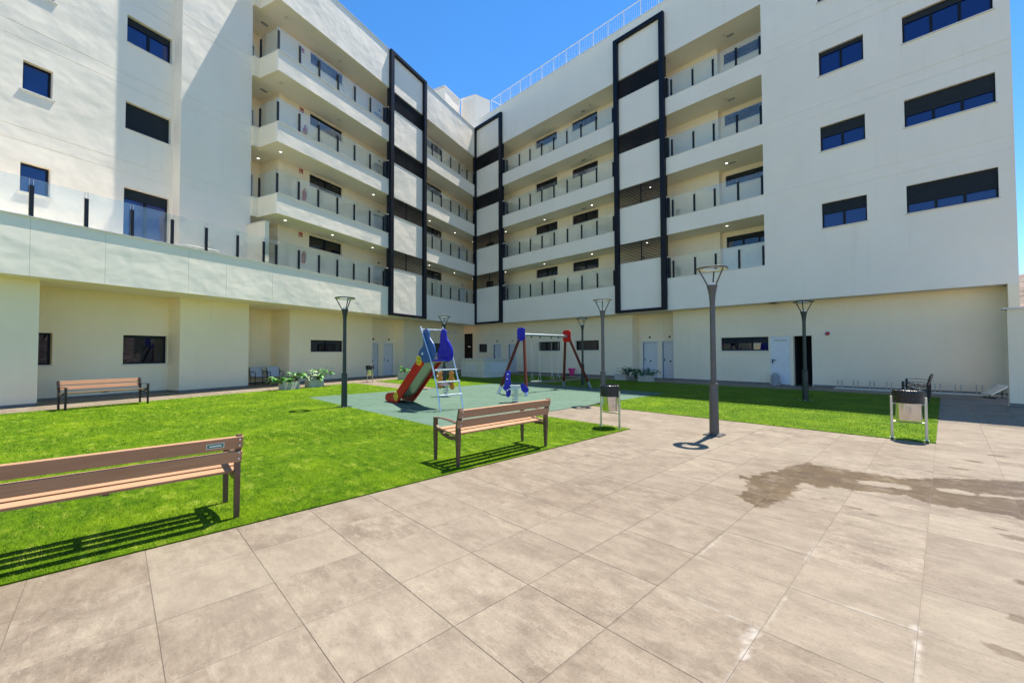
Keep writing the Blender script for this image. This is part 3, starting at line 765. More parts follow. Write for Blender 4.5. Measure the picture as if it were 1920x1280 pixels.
for a in (-1.73, -.75): inst('wall_vent', bx(-.19, .19, 1.485, 1.5, 2.98, 3.2).mesh('wall_vent', 'coping'), LWG, (a, 0, 0))
for a, y, z in [(-16.34,.8,10.86),(-16.39,2.37,10.86),(-10.5,.79,10.86),(-16.21,.61,7.67),(-13.53,.64,7.67),(-10.63,.7,7.67),(-5.03,.85,10.86),(-1.77,.88,10.86),(1.15,1.0,10.86),(-5.15,.77,7.67),(-2.0,.77,7.67),(.94,.87,7.67),(-7.6,.81,10.86),(-7.81,.67,7.67)]: downlight(LWG, a, y, z)
for a, y, z in ((-16.2,.7,17.29),(-13,.8,17.29),(-16.4,.75,14.05),(-13,.8,14.05)): downlight(LWG, a, y, z, False)
for z in (17.29, 14.05): inst('ceiling_vent', bpy.data.meshes['ceiling_vent'], LWG, (-16.4, 2.0, z-.001), scale=(1, .5, 1))
bx(-32, 2, 11.8, 12, 0, 18.9).build('back_wall', 'plaster', LWG)

# roof stair houses behind the corner
def world_box(name, pts, z0, z1, mat, parent=None):
    return MB().prism(pts, z0, z1, 'z').build(name, mat, parent)
def para(p, q, r): return [p, q, r, (p[0]+r[0]-q[0], p[1]+r[1]-q[1])]
sh = world_box('roof_stair_house', para((-30.24, 19.54), (-29.02, 19.98), (-29.79, 22.14)), 18.5, 24.05, 'plaster'); tag(sh, 'pale stair house with flat overhanging top on the left wing roof', 'roof house')
world_box('roof_cap', para((-30.32, 19.48), (-28.96, 19.92), (-29.73, 22.16)), 24.05, 24.24, 'coping', sh)
sh = world_box('roof_stair_house', para((-29.95, 22.38), (-28.58, 22.92), (-28.35, 24.47)), 18.5, 24.5, 'plaster'); tag(sh, 'pale roof block where the two wings meet, beside the railing', 'roof house')
world_box('roof_cap', para((-29.97, 22.36), (-28.555, 22.90), (-28.33, 24.49)), 24.5, 24.53, 'coping', sh)

# low wall at the right edge of the paving
lw = empty('boundary_wall', (1.2, 17.64, 0), 0, 'rendered low wall with thin coping at the right edge of the courtyard', 'wall')
bx(0, 5, 0, .35, .0, 2.66).build('wall_body', 'plaster_ground', lw); bx(-.09, 5, -.06, .41, 2.66, 2.70).build('coping', 'coping', lw); bx(-.012, 5, -.012, 0, 0, .1).build('skirting', 'skirting', lw)
hs = empty('hillside_house', (14, 74, 9.5), R(10), 'sand coloured house on the hillside beyond the right end of the building', 'house')
bx(0, 14, 0, 8, 0, 5.5).build('wall', 'plaster_cream', hs); bx(-.4, 14.4, -.4, 8.4, 5.5, 5.8).build('roof', 'coping', hs)
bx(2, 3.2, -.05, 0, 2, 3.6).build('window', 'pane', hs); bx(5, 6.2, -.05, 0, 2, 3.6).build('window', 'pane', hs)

# ================================================================== SIGNS AND SMALL WALL THINGS
FLN = ['top', 'second from top', 'third from top', 'lowest']
for i, z in enumerate((16.93, 13.83, 10.7, 7.47)):
    p = Lw(-14.75, 1.5, z)
    e = empty('fire_sign', p, math.pi/2+AL, 'square red fire equipment sign on the left wing gallery wall, %s floor' % FLN[i], 'sign', 'fire signs of the left wing')
    bx(-.11, .11, -.012, -.002, -.11, .11).build('plate', 'sign_red', e)
    MB().box(-.07, -.03, -.015, -.012, -.06, .03).box(.0, .07, -.015, -.012, -.07, -.02).box(-.06, -.04, -.015, -.012, .04, .07).build('pictogram', 'sign_white', e)
    if i in (1, 2, 3):
        p = Lw(-14.63, 1.40, (12.5, 9.25, 6.05)[i-1])
        e = empty('fire_extinguisher', p, math.pi/2+AL, 'red fire extinguisher on the left wing gallery wall, %s floor' % FLN[i], 'extinguisher', 'fire extinguishers of the left wing')
        MB().lathe([(.001, 0), (.078, 0), (.085, .02), (.085, .40), (.06, .47), (.028, .50), (.028, .53), (.001, .53)], 16).build('cylinder', 'ext_red', e, True)
        MB().box(-.02, .02, -.07, .03, .53, .56).box(-.012, .012, -.10, -.02, .57, .59).build('valve', 'handle_black', e)
        MB().tube([(0, -.05, .55), (.07, -.08, .52), (.10, -.06, .35), (.095, -.05, .15)], .012, 6).build('hose', 'handle_black', e, True)
for i, z in enumerate((13.1, 9.85, 6.7)):
    e = empty('hose_cabinet', (-12.9 if False else -12.78, YF+1.47, z), 0, 'small red cabinet behind the louvers of the right wing, %s' % ('upper', 'middle', 'lower')[i], 'cabinet', 'red cabinets of the right wing')
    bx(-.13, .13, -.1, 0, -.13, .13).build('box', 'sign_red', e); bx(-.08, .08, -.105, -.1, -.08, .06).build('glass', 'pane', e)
al = empty('alarm_sounder', (-3.42, YF+.85, 2.27), 0, 'round red alarm sounder on the right wing wall', 'alarm')
m = MB().lathe([(.001, .1), (.05, .095), (.075, .07), (.085, .0)], 16); m.v = [(v[0], -v[2], v[1]) for v in m.v]; m.build('dome', 'sign_red', al, True)
m = MB().lathe([(.001, .014), (.11, .014), (.115, 0)], 18); m.v = [(v[0]*1.05, -v[2], v[1]) for v in m.v]; m.build('back_plate', 'sign_white', al, True)
# ghost lettering left on the store door and a notice strip
dl = empty('door_lettering', (-5.17, YF+.868, 2.02), 0, 'row of faint greenish marks on the white store door', 'sign')
for k in range(6): bx(-.24+k*.085, -.19+k*.085, -.003, -.001, -.035, .035).build('letter', 'leaf_pale', dl)
# tubular rack on the terrace
tk = empty('tubular_rack', Lw(-19.4, .55, 4.75), math.pi/2+AL, 'curved grey tube rack standing behind the terrace glass', 'rack')
m = MB().tube([(-1.0, 0, 0), (-1.0, 0, .62), (-.9, 0, .78), (-.75, 0, .82), (.3, 0, .82), (.45, 0, .78), (.52, 0, .62), (.52, 0, 0)], .022, 8); m.build('frame_tube', 'steel_dull', tk, True)
for q in (.45, .64): MB().tube([(-1, 0, q), (.52, 0, q)], .014, 6).build('rail', 'steel_dull', tk, True)

# ================================================================== STREET LAMPS
def lamp(mat):
    e = empty('street_lamp')
    MB().box(-.15, .15, -.15, .15, .012, .03).build('base_plate', mat, e, bevel=.004)
    bo = MB()
    for sx in (-.11, .11):
        for sy in (-.11, .11): bo.lathe([(.016, .03), (.016, .05), (.001, .052)], 6, sx, sy)
    bo.build('bolts', 'steel_dull', e)['kind'] = 'stuff'
    MB().lathe([(.082, .03), (.078, .5), (.074, .92), (.07, .95), (.052, .955)], 20).build('lower_pole', mat, e, True)
    MB().lathe([(.077, .925), (.080, .93), (.080, .955), (.055, .962)], 20).build('collar', mat, e, True)
    MB().lathe([(.05, .95), (.046, 2.2), (.047, 2.45), (.058, 2.58), (.075, 2.68), (.092, 2.745), (.092, 2.76), (.001, 2.762)], 20).build('pole', mat, e, True)
    MB().lathe([(.001, 2.80), (.05, 2.80), (.055, 2.765), (.06, 2.762)], 14).build('led_unit', 'lamp_white', e, True)
    for k in range(3):
        a = R(90+120*k+12); c, s = math.cos(a), math.sin(a)
        MB().tube([(.078*c, .078*s, 2.75), (.232*c, .232*s, 3.045)], .014, 8).build('arm', mat, e, True)
    MB().lathe([(.262, 3.05), (.265, 3.07), (.20, 3.085), (.14, 3.075), (.14, 3.06), (.20, 3.055), (.262, 3.05)], 36).build('reflector_ring', 'lamp_white', e, True)
    MB().lathe([(.260, 3.046), (.270, 3.05), (.272, 3.075), (.262, 3.08)], 36).build('ring_rim', mat, e, True)
    return e
LPS = [((-2.95, 7.95), 'lamp_metal', 'tall grey lamp standing on the paving in front of the right wing', 0), ((-11.66, 4.66), 'lamp_green', 'dark lamp at the left corner of the rubber playground floor', .3),
       ((-3.0, 15.4), 'lamp_green', 'dark lamp on the shaded lawn in front of the open black doorway', .9), ((-7.0, 10.43), 'lamp_metal', 'grey lamp standing behind the bin at the corner of the lawn', 1.4),
       ((-11.5, 15.5), 'lamp_green', 'dark lamp in the shade behind the red end of the swing', .2), ((-14.91, 10.24), 'lamp_green', 'lamp whose head rises above the top of the slide', .7)]
protoL = {}
for (x, y), mt, lab, rz in LPS:
    if mt not in protoL: e = protoL[mt] = lamp(mt)
    else: e = copy_tree(protoL[mt])
    e.location = (x, y, -.01); e.rotation_euler = (0, 0, rz); tag(e, lab, 'street lamp', 'street lamps of the courtyard')

# ================================================================== BENCHES
BL = 1.74
def bench(fm):
    """local x along the bench, y=0 at the back legs, front towards +y"""
    e = empty('park_bench')
    def plank(x0, x1, c0, c1, th, nm):       # plank between two yz points
        (ya, za), (yb, zb) = c0, c1; d = Vector((yb-ya, zb-za)).normalized(); n_ = Vector((-d.y, d.x))*th
        m = MB().prism([(ya, za), (yb, zb), (yb+n_.x, zb+n_.y), (ya+n_.x, za+n_.y)], x0, x1, 'x')
        return m.build(nm, 'wood', e, bevel=.004)
    for k in range(3):
        y0 = .06+k*.138; plank(-.02, BL+.02, (y0, .415+.016*k), (y0+.102, .427+.016*k), .026, 'seat_slat')
    plank(-.03, BL+.03, (-.004, .535), (-.031, .636), .030, 'back_slat'); plank(-.03, BL+.03, (-.039, .667), (-.067, .775), .032, 'back_slat')
    for x in (0, BL):
        # rear leg: tapered plate that carries the back slats
        MB().prism([(-.012, .012), (.016, .012), (.036, .40), (.034, .53), (-.030, .785), (-.088, .785), (-.032, .53), (-.036, .40)], x-.022, x+.022, 'x').build('rear_leg', fm, e, bevel=.003)
        MB().prism([(.520, .012), (.545, .012), (.566, .44), (.562, .60), (.505, .60), (.508, .44)], x-.022, x+.022, 'x').build('front_leg', fm, e, bevel=.003)
        # curved seat bearer
        up_, lo = [], []
        for k in range(9):
            t = k/8; y = .02+t*.50; z = .375+.105*t-.055*math.sin(math.pi*t)*(1-.2*t)
            up_.append((y, z+.03)); lo.append((y, z-.012))
        MB().prism(up_+lo[::-1], x-.02, x+.02, 'x').build('seat_bearer', fm, e)
        # curved flat arm rest
        up_, lo = [], []
        for k in range(11):
            t = k/10; y = -.02+t*.58; z = .575+.045*math.sin(math.pi*min(1, t*1.15)*.5)-.02*t*t+(.012 if t < .1 else 0)
            up_.append((y, z+.012)); lo.append((y, z))
        MB().prism(up_+lo[::-1], x-.028, x+.028, 'x').build('arm_rest', fm, e)
        bo = MB()
        for y_, z_ in ((-.022, .565), (-.042, .625), (-.052, .69), (-.07, .745)):
            sgn = -1; m = MB().lathe([(.001, .012), (.008, .010), (.010, 0)], 8)
            bo_v = [(x+v[0]-.0, y_-.034-v[2]*1.0, z_+v[1]) for v in m.v]; i0 = len(bo.v); bo.v += bo_v; bo.f += [tuple(i0+q for q in f) for f in m.f]
        bo.build('bolts', 'bolt', e)['kind'] = 'stuff'
    MB().prism([(.08, .412), (.44, .450), (.44, .435), (.08, .397)], BL/2-.02, BL/2+.02, 'x').build('centre_bearer', fm, e)
    MB().box(BL/2-.02, BL/2+.02, .0, .012, .56, .63).build('back_strap', fm, e) if False else None
    return e
b1 = bench('bench_frame')
b1.location = (-4.56, -.905, 0); b1.rotation_euler = (0, 0, R(90)); tag(b1, 'brown slatted bench nearest the camera, cut by the left edge', 'bench', 'courtyard benches')
b2 = copy_tree(b1); b2.location = (-4.487, 3.305, 0); tag(b2, 'brown slatted bench at the middle of the lawn edge, before the playground', 'bench')
d_ = Vector((-.2525, .968)); n_ = Vector((-.968, -.2525)); c_ = Vector((-.052, .7175))+n_*.032
def on_back(x0, x1, h, lo, hi): return MB().prism([tuple(c_-d_*h+n_*lo), tuple(c_+d_*h+n_*lo), tuple(c_+d_*h+n_*hi), tuple(c_-d_*h+n_*hi)], x0, x1, 'x')
pl = on_back(BL-.245, BL-.115, .023, .0005, .002).build('maker_plate', 'sign_white', b1)
on_back(BL-.240, BL-.120, .0185, .002, .003).build('green_field', 'sign_green', pl); on_back(BL-.225, BL-.135, .006, .003, .0038).build('white_line', 'sign_white', pl)
b3 = bench('bench_frame_dark'); cF = Vector((-16.62, -.17, 0)); b3.rotation_euler = (0, 0, R(110.35-3)+math.pi)
dx = Vector((math.cos(b3.rotation_euler.z), math.sin(b3.rotation_euler.z), 0)); dy = Vector((-dx.y, dx.x, 0)); b3.location = cF-dx*(BL/2)-dy*.27
tag(b3, 'brown bench facing the lawn in front of the left wing path', 'bench', 'courtyard benches')
b4 = copy_tree(b3); b4.location = (-.36, 17.2, 0); b4.rotation_euler = (0, 0, R(90)); tag(b4, 'dark bench seen end-on behind the right-hand bin', 'bench', 'courtyard benches')

# ================================================================== BINS
def bin_():
    e = empty('litter_bin')
    for x in (-.215, .215):
        MB().prism(rrect(x-.02, x+.02, -.012, .012, .008, 2), .012, .74, 'z').build('post', 'bin_leg', e, bevel=.002)
        MB().box(x-.035, x+.035, -.04, .04, .010, .018).build('foot', 'steel_dull', e)
    MB().tube([(-.2, 0, .30), (.2, 0, .30)], .011, 8).build('cross_bar', 'bin_leg', e, True)
    for x in (-.19, .19): MB().tube([(x-.02, 0, .62), (x+.02, 0, .62)], .016, 8).build('pivot', 'steel', e, True)
    MB().lathe([(.001, .345), (.165, .345), (.168, .36), (.172, .60), (.175, .80), (.168, .80), (.165, .60)], 36).build('drum', 'bin_steel', e, True)
    rs = random.Random(3)
    w_ = [[rs.uniform(-1, 1) for _ in range(40)] for _ in range(12)]
    prof = [(.12, .70), (.162, .82), (.178, .862), (.200, .850), (.205, .80), (.20, .74), (.196, .68), (.199, .645), (.190, .635)]
    MB().lathe(prof, 40, wob=lambda k, j: .018*w_[k][j]*(1 if k > 2 else .6)+.02*math.sin(j*.9+k*.5)+.012*math.sin(j*2.1-k)).build('bin_bag', 'bag', e, True)
    return e
bn = bin_()
bn.location = (-4.70, 7.24, 0); tag(bn, 'steel bin with black bag at the sharp corner of the lawn', 'litter bin', 'steel litter bins')
q = copy_tree(bn); q.location = (-.455, 9.915, 0); q.rotation_euler = (0, 0, R(5)); tag(q, 'steel bin with black bag in front of the dark bench on the right', 'litter bin')
q = copy_tree(bn); q.location = (-20.5, 9.5, 0); q.rotation_euler = (0, 0, R(12)); tag(q, 'small distant steel bin by the white doors of the left wing', 'litter bin')

# ================================================================== SLIDE (runs along -X, two sides at Y 6.12 and 6.66)
sl = empty('playground_slide', (-10.4, 6.39, 0), 0, 'red and blue slide with steel ladder and yellow discs', 'slide')
def grow(pts, k):
    cx = sum(p[0] for p in pts)/len(pts); cz = sum(p[1] for p in pts)/len(pts)
    return [(cx+(x-cx)*k, cz+(z-cz)*k) for x, z in pts]
def SL(pts): return [(x+10.4, z) for x, z in pts]
def smooth_poly(pts, it=2):
    for _ in range(it):
        q = []
        for k in range(len(pts)):
            a, b = pts[k], pts[(k+1) % len(pts)]
            q += [(a[0]*.75+b[0]*.25, a[1]*.75+b[1]*.25), (a[0]*.25+b[0]*.75, a[1]*.25+b[1]*.75)]
        pts = q
    return pts
y0, y1 = -.27, .27
redp = SL([(-9.90, 1.30), (-10.24, 1.29), (-11.32, .40), (-11.42, .34), (-11.93, .28), (-12.06, .21), (-12.09, .10), (-12.0, .02), (-11.34, .02), (-11.10, .20), (-9.90, 1.20)])
for yy in (y0, y1): MB().prism(redp, yy-.02, yy+.02).build('side_panel', 'play_red', sl)
# chute: bent sheet between the panels
ch = [(-9.55, 1.28), (-9.98, 1.255), (-10.4, .93), (-11.12, .33), (-11.25, .245), (-11.42, .19), (-11.98, .15)]; ct = [(x, z-.02) for x, z in ch]
MB().prism(SL(ch+ct[::-1]), y0+.02, y1-.02).build('chute', 'slide_chute', sl)
bp1 = [(-9.85, 2.02), (-9.78, 2.13), (-9.66, 2.15), (-9.56, 2.09), (-9.53, 1.92), (-9.42, 1.82), (-9.33, 1.74), (-9.26, 1.58), (-9.28, 1.40), (-9.42, 1.32), (-9.62, 1.26), (-9.83, 1.28), (-9.98, 1.36), (-10.06, 1.48), (-9.98, 1.60), (-9.83, 1.68), (-9.80, 1.80)]
MB().prism(grow(smooth_poly(SL(bp1), 1), 1.05), y0-.065, y0-.025).build('guard_panel', 'play_blue_dull', sl, bevel=.006)
bp2 = [(-9.93, 2.03), (-9.87, 2.14), (-9.76, 2.16), (-9.67, 2.10), (-9.66, 1.92), (-9.52, 1.80), (-9.40, 1.64), (-9.36, 1.46), (-9.42, 1.34), (-9.60, 1.27), (-9.85, 1.26), (-10.06, 1.36), (-10.10, 1.48), (-9.98, 1.62), (-9.93, 1.80)]
MB().prism(grow(smooth_poly(SL(bp2), 1), 1.07), y1+.025, y1+.065).build('guard_panel', 'play_blue', sl, bevel=.006)
MB().box(.50, .98, y0+.02, y1+.02, 1.29, 1.33).build('platform', 'play_blue', sl)
MB().prism(smooth_poly(SL([(-9.98, 1.24), (-9.55, 1.24), (-9.3, 1.36), (-9.3, 1.40), (-9.95, 1.40)]), 1), y0+.02, y1-.02).build('platform_skirt', 'play_blue', sl) if False else None
for x, z in ((-10.02, 1.30), (-11.39, .215)):
    for yy, s in ((y0, -1), (y1, 1)):
        m = MB().lathe([(.001, .02), (.125, .02), (.135, .008), (.135, 0)], 28); m.v = [(x+10.4+v[0], yy+s*(.068+v[2]) if x > -10.5 else yy+s*(.022+v[2]), z+v[1]) for v in m.v]
        dsc = m.build('disc', 'play_yellow', sl, True)
        for k in range(4):
            a = R(30+90*k); h = MB().lathe([(.001, .003), (.02, .003), (.02, 0)], 10); yo = (.089 if x > -10.5 else .043)
            h.v = [(x+10.4+.07*math.cos(a)+v[0], yy+s*(yo+v[2]), z+.07*math.sin(a)+v[1]) for v in h.v]; h.build('hole', 'play_black', dsc)
m = MB().lathe([(.001, .012), (.03, .012), (.035, 0)], 14); m.v = [(.55+v[0], y0-.066-v[2], 1.49+v[1]) for v in m.v]; m.build('cap_bolt', 'sign_white', sl, True)
for yy in (y0-.09, y1+.09): MB().tube([(1.46, yy, .01), (1.30, yy, .62), (.99, yy, 1.38), (.49, yy, 2.23)], .021, 10).build('ladder_rail', 'galv', sl, True)
for x, z in ((1.215, 1.06), (1.335, .75), (1.42, .41)): MB().tube([(x-.02, y0-.09, z), (x-.02, y1+.09, z)], .02, 8).build('rung', 'galv', sl, True)
MB().tube([(.54, y0-.09, 2.15), (.54, y1+.09, 2.15)], .02, 8).build('top_bar', 'galv', sl, True)

# ================================================================== SWING SET
sw = empty('swing_set', (-10.75, 12.1, 0), 0, 'timber swing set with one blue and one red end plate', 'swing set')
def leg(top, foot, nm='leg'):
    t, f = Vector(top), Vector(foot); d = (f-t); k = 1-.26/d.length
    MB().tube([t, t+d*k], [.052, .058], 12).build(nm, 'wood_red', sw, True)
    MB().tube([t+d*(k-.02), f], .062, 12).build('steel_shoe', 'galv', sw, True)
ya, yb = -1.25, 1.33
leg((-.10, ya-.02, 2.12), (-.56, ya-.72, 0)); leg((.08, ya-.02, 2.12), (.68, ya-.52, 0))
leg((-.10, yb+.02, 2.12), (-.65, yb+.57, 0)); leg((.08, yb+.02, 2.12), (.35, yb+1.12, 0))
for yy, mt in ((ya, 'play_blue'), (yb, 'play_red')):
    MB().prism(rrect(-.20, .19, 1.93, 2.42, .11, 6), yy-.10 if yy < 0 else yy-.02, yy-.06 if yy < 0 else yy+.02, 'y').build('end_plate', mt, sw, bevel=.006)
MB().tube([(-.01, ya-.03, 2.17), (-.01, yb+.0, 2.17)], .048, 14).build('beam', 'galv', sw, True)
MB().box(-.065, .045, yb-.22, yb-.02, 2.115, 2.225).build('bracket', 'steel_dull', sw)
for k, (p0, p1, zs) in enumerate(((-.78, -.30, .40), (.36, .80, .42))):
    st = MB().prism(rrect(-.09, .09, p0+.02, p1-.02, .03, 3), zs, zs+.03, 'z').build('seat', 'bag' if k else 'planter', sw)
    for p in (p0, p1):
        MB().lathe([(.001, 2.05), (.022, 2.06), (.026, 2.09), (.02, 2.125)], 10, -.01, p).build('hanger', 'handle_black', sw, True)
        pm_ = p+(.03 if p == p0 else -.03)
        MB().tube([(-.01, p, 2.06), (-.01, pm_, zs+.33)], .0035, 5).build('chain', 'galv', sw)
        MB().tube([(-.01, pm_, zs+.33), (-.085, pm_, zs+.02)], .005, 5).tube([(-.01, pm_, zs+.33), (.085, pm_, zs+.02)], .005, 5).build('chain', 'galv', st)

# ================================================================== SPRING RIDERS
def spring(e, r, z0, z1, n, mat):
    pts = [(r*math.cos(a), r*math.sin(a), z0+(z1-z0)*k/(n*14)) for k in range(n*14+1) for a in (2*math.pi*k/14,)]
    MB().tube(pts, .013, 6).build('spring', mat, e, True)
    MB().lathe([(.001, z0), (.13, z0), (.13, z0+.015), (.001, z0+.015)], 16).build('base_plate', 'steel_dull', e)
def rider(name, mat, label, loc, rz, head, tail):
    e = empty(name, loc, rz, label, 'spring rider')
    spring(e, .085, .012, .40, 6, 'galv')
    MB().box(-.19, .19, -.13, .13, .40, .43).build('seat_base', 'galv', e); MB().box(-.15, .15, -.10, .10, .50, .53).build('seat', 'galv', e)
    MB().box(-.13, .13, -.09, -.07, .43, .50).box(-.13, .13, .07, .09, .43, .50).build('seat_sides', 'steel_dull', e)
    MB().prism(smooth_poly(head, 2), -.02, .02).build('head_board', mat, e, bevel=.004)
    MB().prism(smooth_poly(tail, 2), -.02, .02).build('tail_board', mat, e, bevel=.004)
    MB().tube([(head[0][0]+.05, -.17, .72), (head[0][0]+.05, .17, .72)], .014, 8).build('handlebar', 'sign_white', e, True)
    MB().tube([(head[0][0]+.05, -.17, .38), (head[0][0]+.05, .17, .38)], .014, 8).build('foot_rest', 'sign_white', e, True)
    for y_ in (-.025, .025):
        m = MB().lathe([(.001, .006), (.022, .006), (.025, 0)], 10); m.v = [(head[0][0]+.06+v[0], y_+(v[2] if y_ > 0 else -v[2]), .86+v[1]) for v in m.v]; m.build('eye', 'sign_white', e)
    return e
hd = [(-.28, .97), (-.16, .97), (-.12, .86), (-.16, .78), (-.13, .62), (-.12, .30), (-.17, .16), (-.28, .17), (-.27, .34), (-.36, .40), (-.38, .48), (-.30, .56), (-.30, .75)]
tl = [(.16, .52), (.22, .60), (.30, .52), (.42, .44), (.40, .32), (.26, .30), (.17, .40)]
rider('spring_rider', 'play_blue', 'blue board spring rider in front of the swing', (-9.0, 8.75, 0), R(40), hd, tl)
hd2 = [(-.30, .86), (-.20, .90), (-.11, .84), (-.15, .74), (-.10, .62), (-.14, .50), (-.08, .40), (-.16, .26), (-.27, .30), (-.33, .44), (-.26, .56), (-.33, .68)]
tl2 = [(.10, .84), (.20, .90), (.30, .82), (.25, .70), (.33, .58), (.26, .46), (.34, .32), (.22, .22), (.12, .34), (.16, .50), (.09, .62), (.15, .74)]
rider('spring_rider', 'play_orange', 'orange board spring rider seen through the slide ladder', (-11.85, 8.2, 0), R(40), hd2, tl2)

# ================================================================== COUNTER, BUCKET, BAG
ct_ = empty('counter', (-18.72, 15.68, 0), 0, 'low rendered utility counter with stone top and vent grilles', 'counter')
MB().box(-2.25, 0, 0, 2.1, 0, 1.06).build('body', 'counter_wall', ct_); MB().box(-2.32, .07, -.07, 2.17, 1.06, 1.13).build('worktop', 'counter_top', ct_, bevel=.006)
def grille(parent, x0, x1, z0, z1, axis):
    m = MB()
    def add(a0, a1, b0, b1, d0, d1):
        if axis == 'y': m.box(a0, a1, -d1, -d0, b0, b1)
        else: m.box(d0, d1, a0, a1, b0, b1)
    add(x0, x1, z0, z0+.04, .001, .03); add(x0, x1, z1-.04, z1, .001, .03); add(x0, x0+.04, z0+.04, z1-.04, .001, .03); add(x1-.04, x1, z0+.04, z1-.04, .001, .03)
    g = m.build('vent_grille', 'door_trim', parent); zz = z0+.06
    while zz < z1-.07:
        m = MB(); add(x0+.04, x1-.04, zz, zz+.035, .004, .02); m.build('slat', 'door_trim', g); zz += .06
grille(ct_, -1.72, -.85, .30, .85, 'y'); grille(ct_, .55, 1.7, .30, .86, 'x')
bk = empty('bucket', (-16.75, YF+.45, 0), R(20), 'pink plastic bucket by the right wing wall behind the swing', 'bucket')
MB().lathe([(.001, .01), (.13, .0), (.17, .33), (.185, .33), (.185, .35), (.165, .35), (.125, .02), (.001, .02)], 22).build('pail', 'bucket_pink', bk, True)
MB().tube([(-.18, 0, .34), (-.17, -.1, .40), (0, -.16, .44), (.17, -.1, .40), (.18, 0, .34)], .006, 6).build('bail', 'bucket_pink', bk, True)
MB().prism([(-.2, .30), (.2, .30), (.24, .46), (-.24, .46)], -.03, .03).build('wringer', 'bucket_pink', bk)
dp = empty('dustpan', (-17.1, YF+.45, 0), R(-20), 'dark dustpan lying next to the pink bucket', 'dustpan')
MB().prism([(-.13, 0), (.13, 0), (.13, .02), (.12, .09), (-.12, .09), (-.13, .02)], -.12, .10).build('pan', 'bucket_dark', dp); MB().tube([(0, .08, .05), (0, .16, .10), (0, .2, .45)], .012, 6).build('handle', 'bucket_dark', dp, True)
bg_ = empty('rubbish_sack', (-5.3, YF+.55, 0), 0, 'grey sack standing against the white store door', 'sack')
rs = random.Random(5); ww = [[rs.uniform(-1, 1) for _ in range(18)] for _ in range(9)]
MB().lathe([(.001, 0), (.17, .0), (.19, .08), (.17, .22), (.155, .33), (.16, .42), (.11, .47), (.10, .53), (.001, .52)], 18, wob=lambda k, j: .10*ww[k][j]).build('sack_body', 'bag_grey', bg_, True)
MB().lathe([(.05, .5), (.075, .56), (.02, .55)], 10).build('knot', 'bag_grey', bg_, True)

# bike racks: floor rail with paired hoops
def rack(loc, n, label):
    e = empty('bike_rack', loc, 0, label, 'bike rack', 'bike racks along the wall')
    MB().box(0, n*.5, -.03, .03, .0, .04).box(0, n*.5, -.40, -.34, 0, .035).build('floor_rail', 'steel_dull', e)
    for k in range(n):
        for q in (0, .13):
            x = .08+k*.5+q
            MB().tube([(x, 0, .03), (x, 0, .28), (x, -.05, .34), (x, -.12, .34), (x, -.17, .28), (x, -.17, .03)], .011, 6).build('hoop', 'steel_dull', e, True)
rack((-3.15, YF+.62, 0), 5, 'steel bike rack on the wall left of the dark bench'); rack((-.35, YF+.62, 0), 4, 'steel bike rack on the wall right of the dark bench')
rb = empty('ribbed_ramp', (1.02, 20.1, 0), R(35), 'small ribbed pale ramp tilted against the end of the wall', 'ramp')
for k in range(5):
    o = bx(-.02, .55, k*.085, k*.085+.05, 0, .025).build('rib', 'galv', rb); o.rotation_euler = (0, R(-32), 0); o.location = (0, 0, .12)
MB().tube([(.08, 0, .02), (.08, .42, .02)], .02, 8).build('front_bar', 'chair_tube', rb); MB().tube([(.06, .2, .0), (.1, .2, .17)], .015, 6).tube([(.4, .2, 0), (.42, .2, .36)], .015, 6).build('support', 'chair_tube', rb)

# ================================================================== CHAIRS IN THE RECESS
def chair():
    e = empty('armchair')
    for y in (-.28, .28):
        MB().tube([(-.22, y, 0), (-.26, y, .36), (-.38, y, .80)], .016, 8).build('rear_leg', 'chair_tube', e, True)
        MB().tube([(.27, y, 0), (.27, y, .56), (.24, y, .60), (-.30, y, .62)], .016, 8).build('arm_leg', 'chair_tube', e, True)
    MB().tube([(.27, -.28, .36), (.27, .28, .36)], .014, 8).tube([(-.24, -.28, .34), (-.24, .28, .34)], .014, 8).tube([(.27, -.28, .36), (-.24, -.28, .34)], .014, 8).tube([(.27, .28, .36), (-.24, .28, .34)], .014, 8).build('seat_frame', 'chair_tube', e, True)
    MB().prism([(-.25, .35), (.26, .37), (.26, .40), (-.25, .38)], -.26, .26).build('seat', 'chair_sling', e)
    MB().prism([(-.26, .38), (-.24, .38), (-.36, .84), (-.39, .84)], -.26, .26).build('backrest', 'chair_sling', e)
    return e
c1_ = chair(); c1_.location = (-22.95, 5.05, 0); c1_.rotation_euler = (0, 0, R(12)); tag(c1_, 'grey sling armchair partly hidden by the wall edge', 'armchair', 'armchairs in the recess')
c2_ = copy_tree(c1_); c2_.location = (-22.85, 5.72, 0); c2_.rotation_euler = (0, 0, R(2)); tag(c2_, 'grey sling armchair fully in view beside the planter', 'armchair')

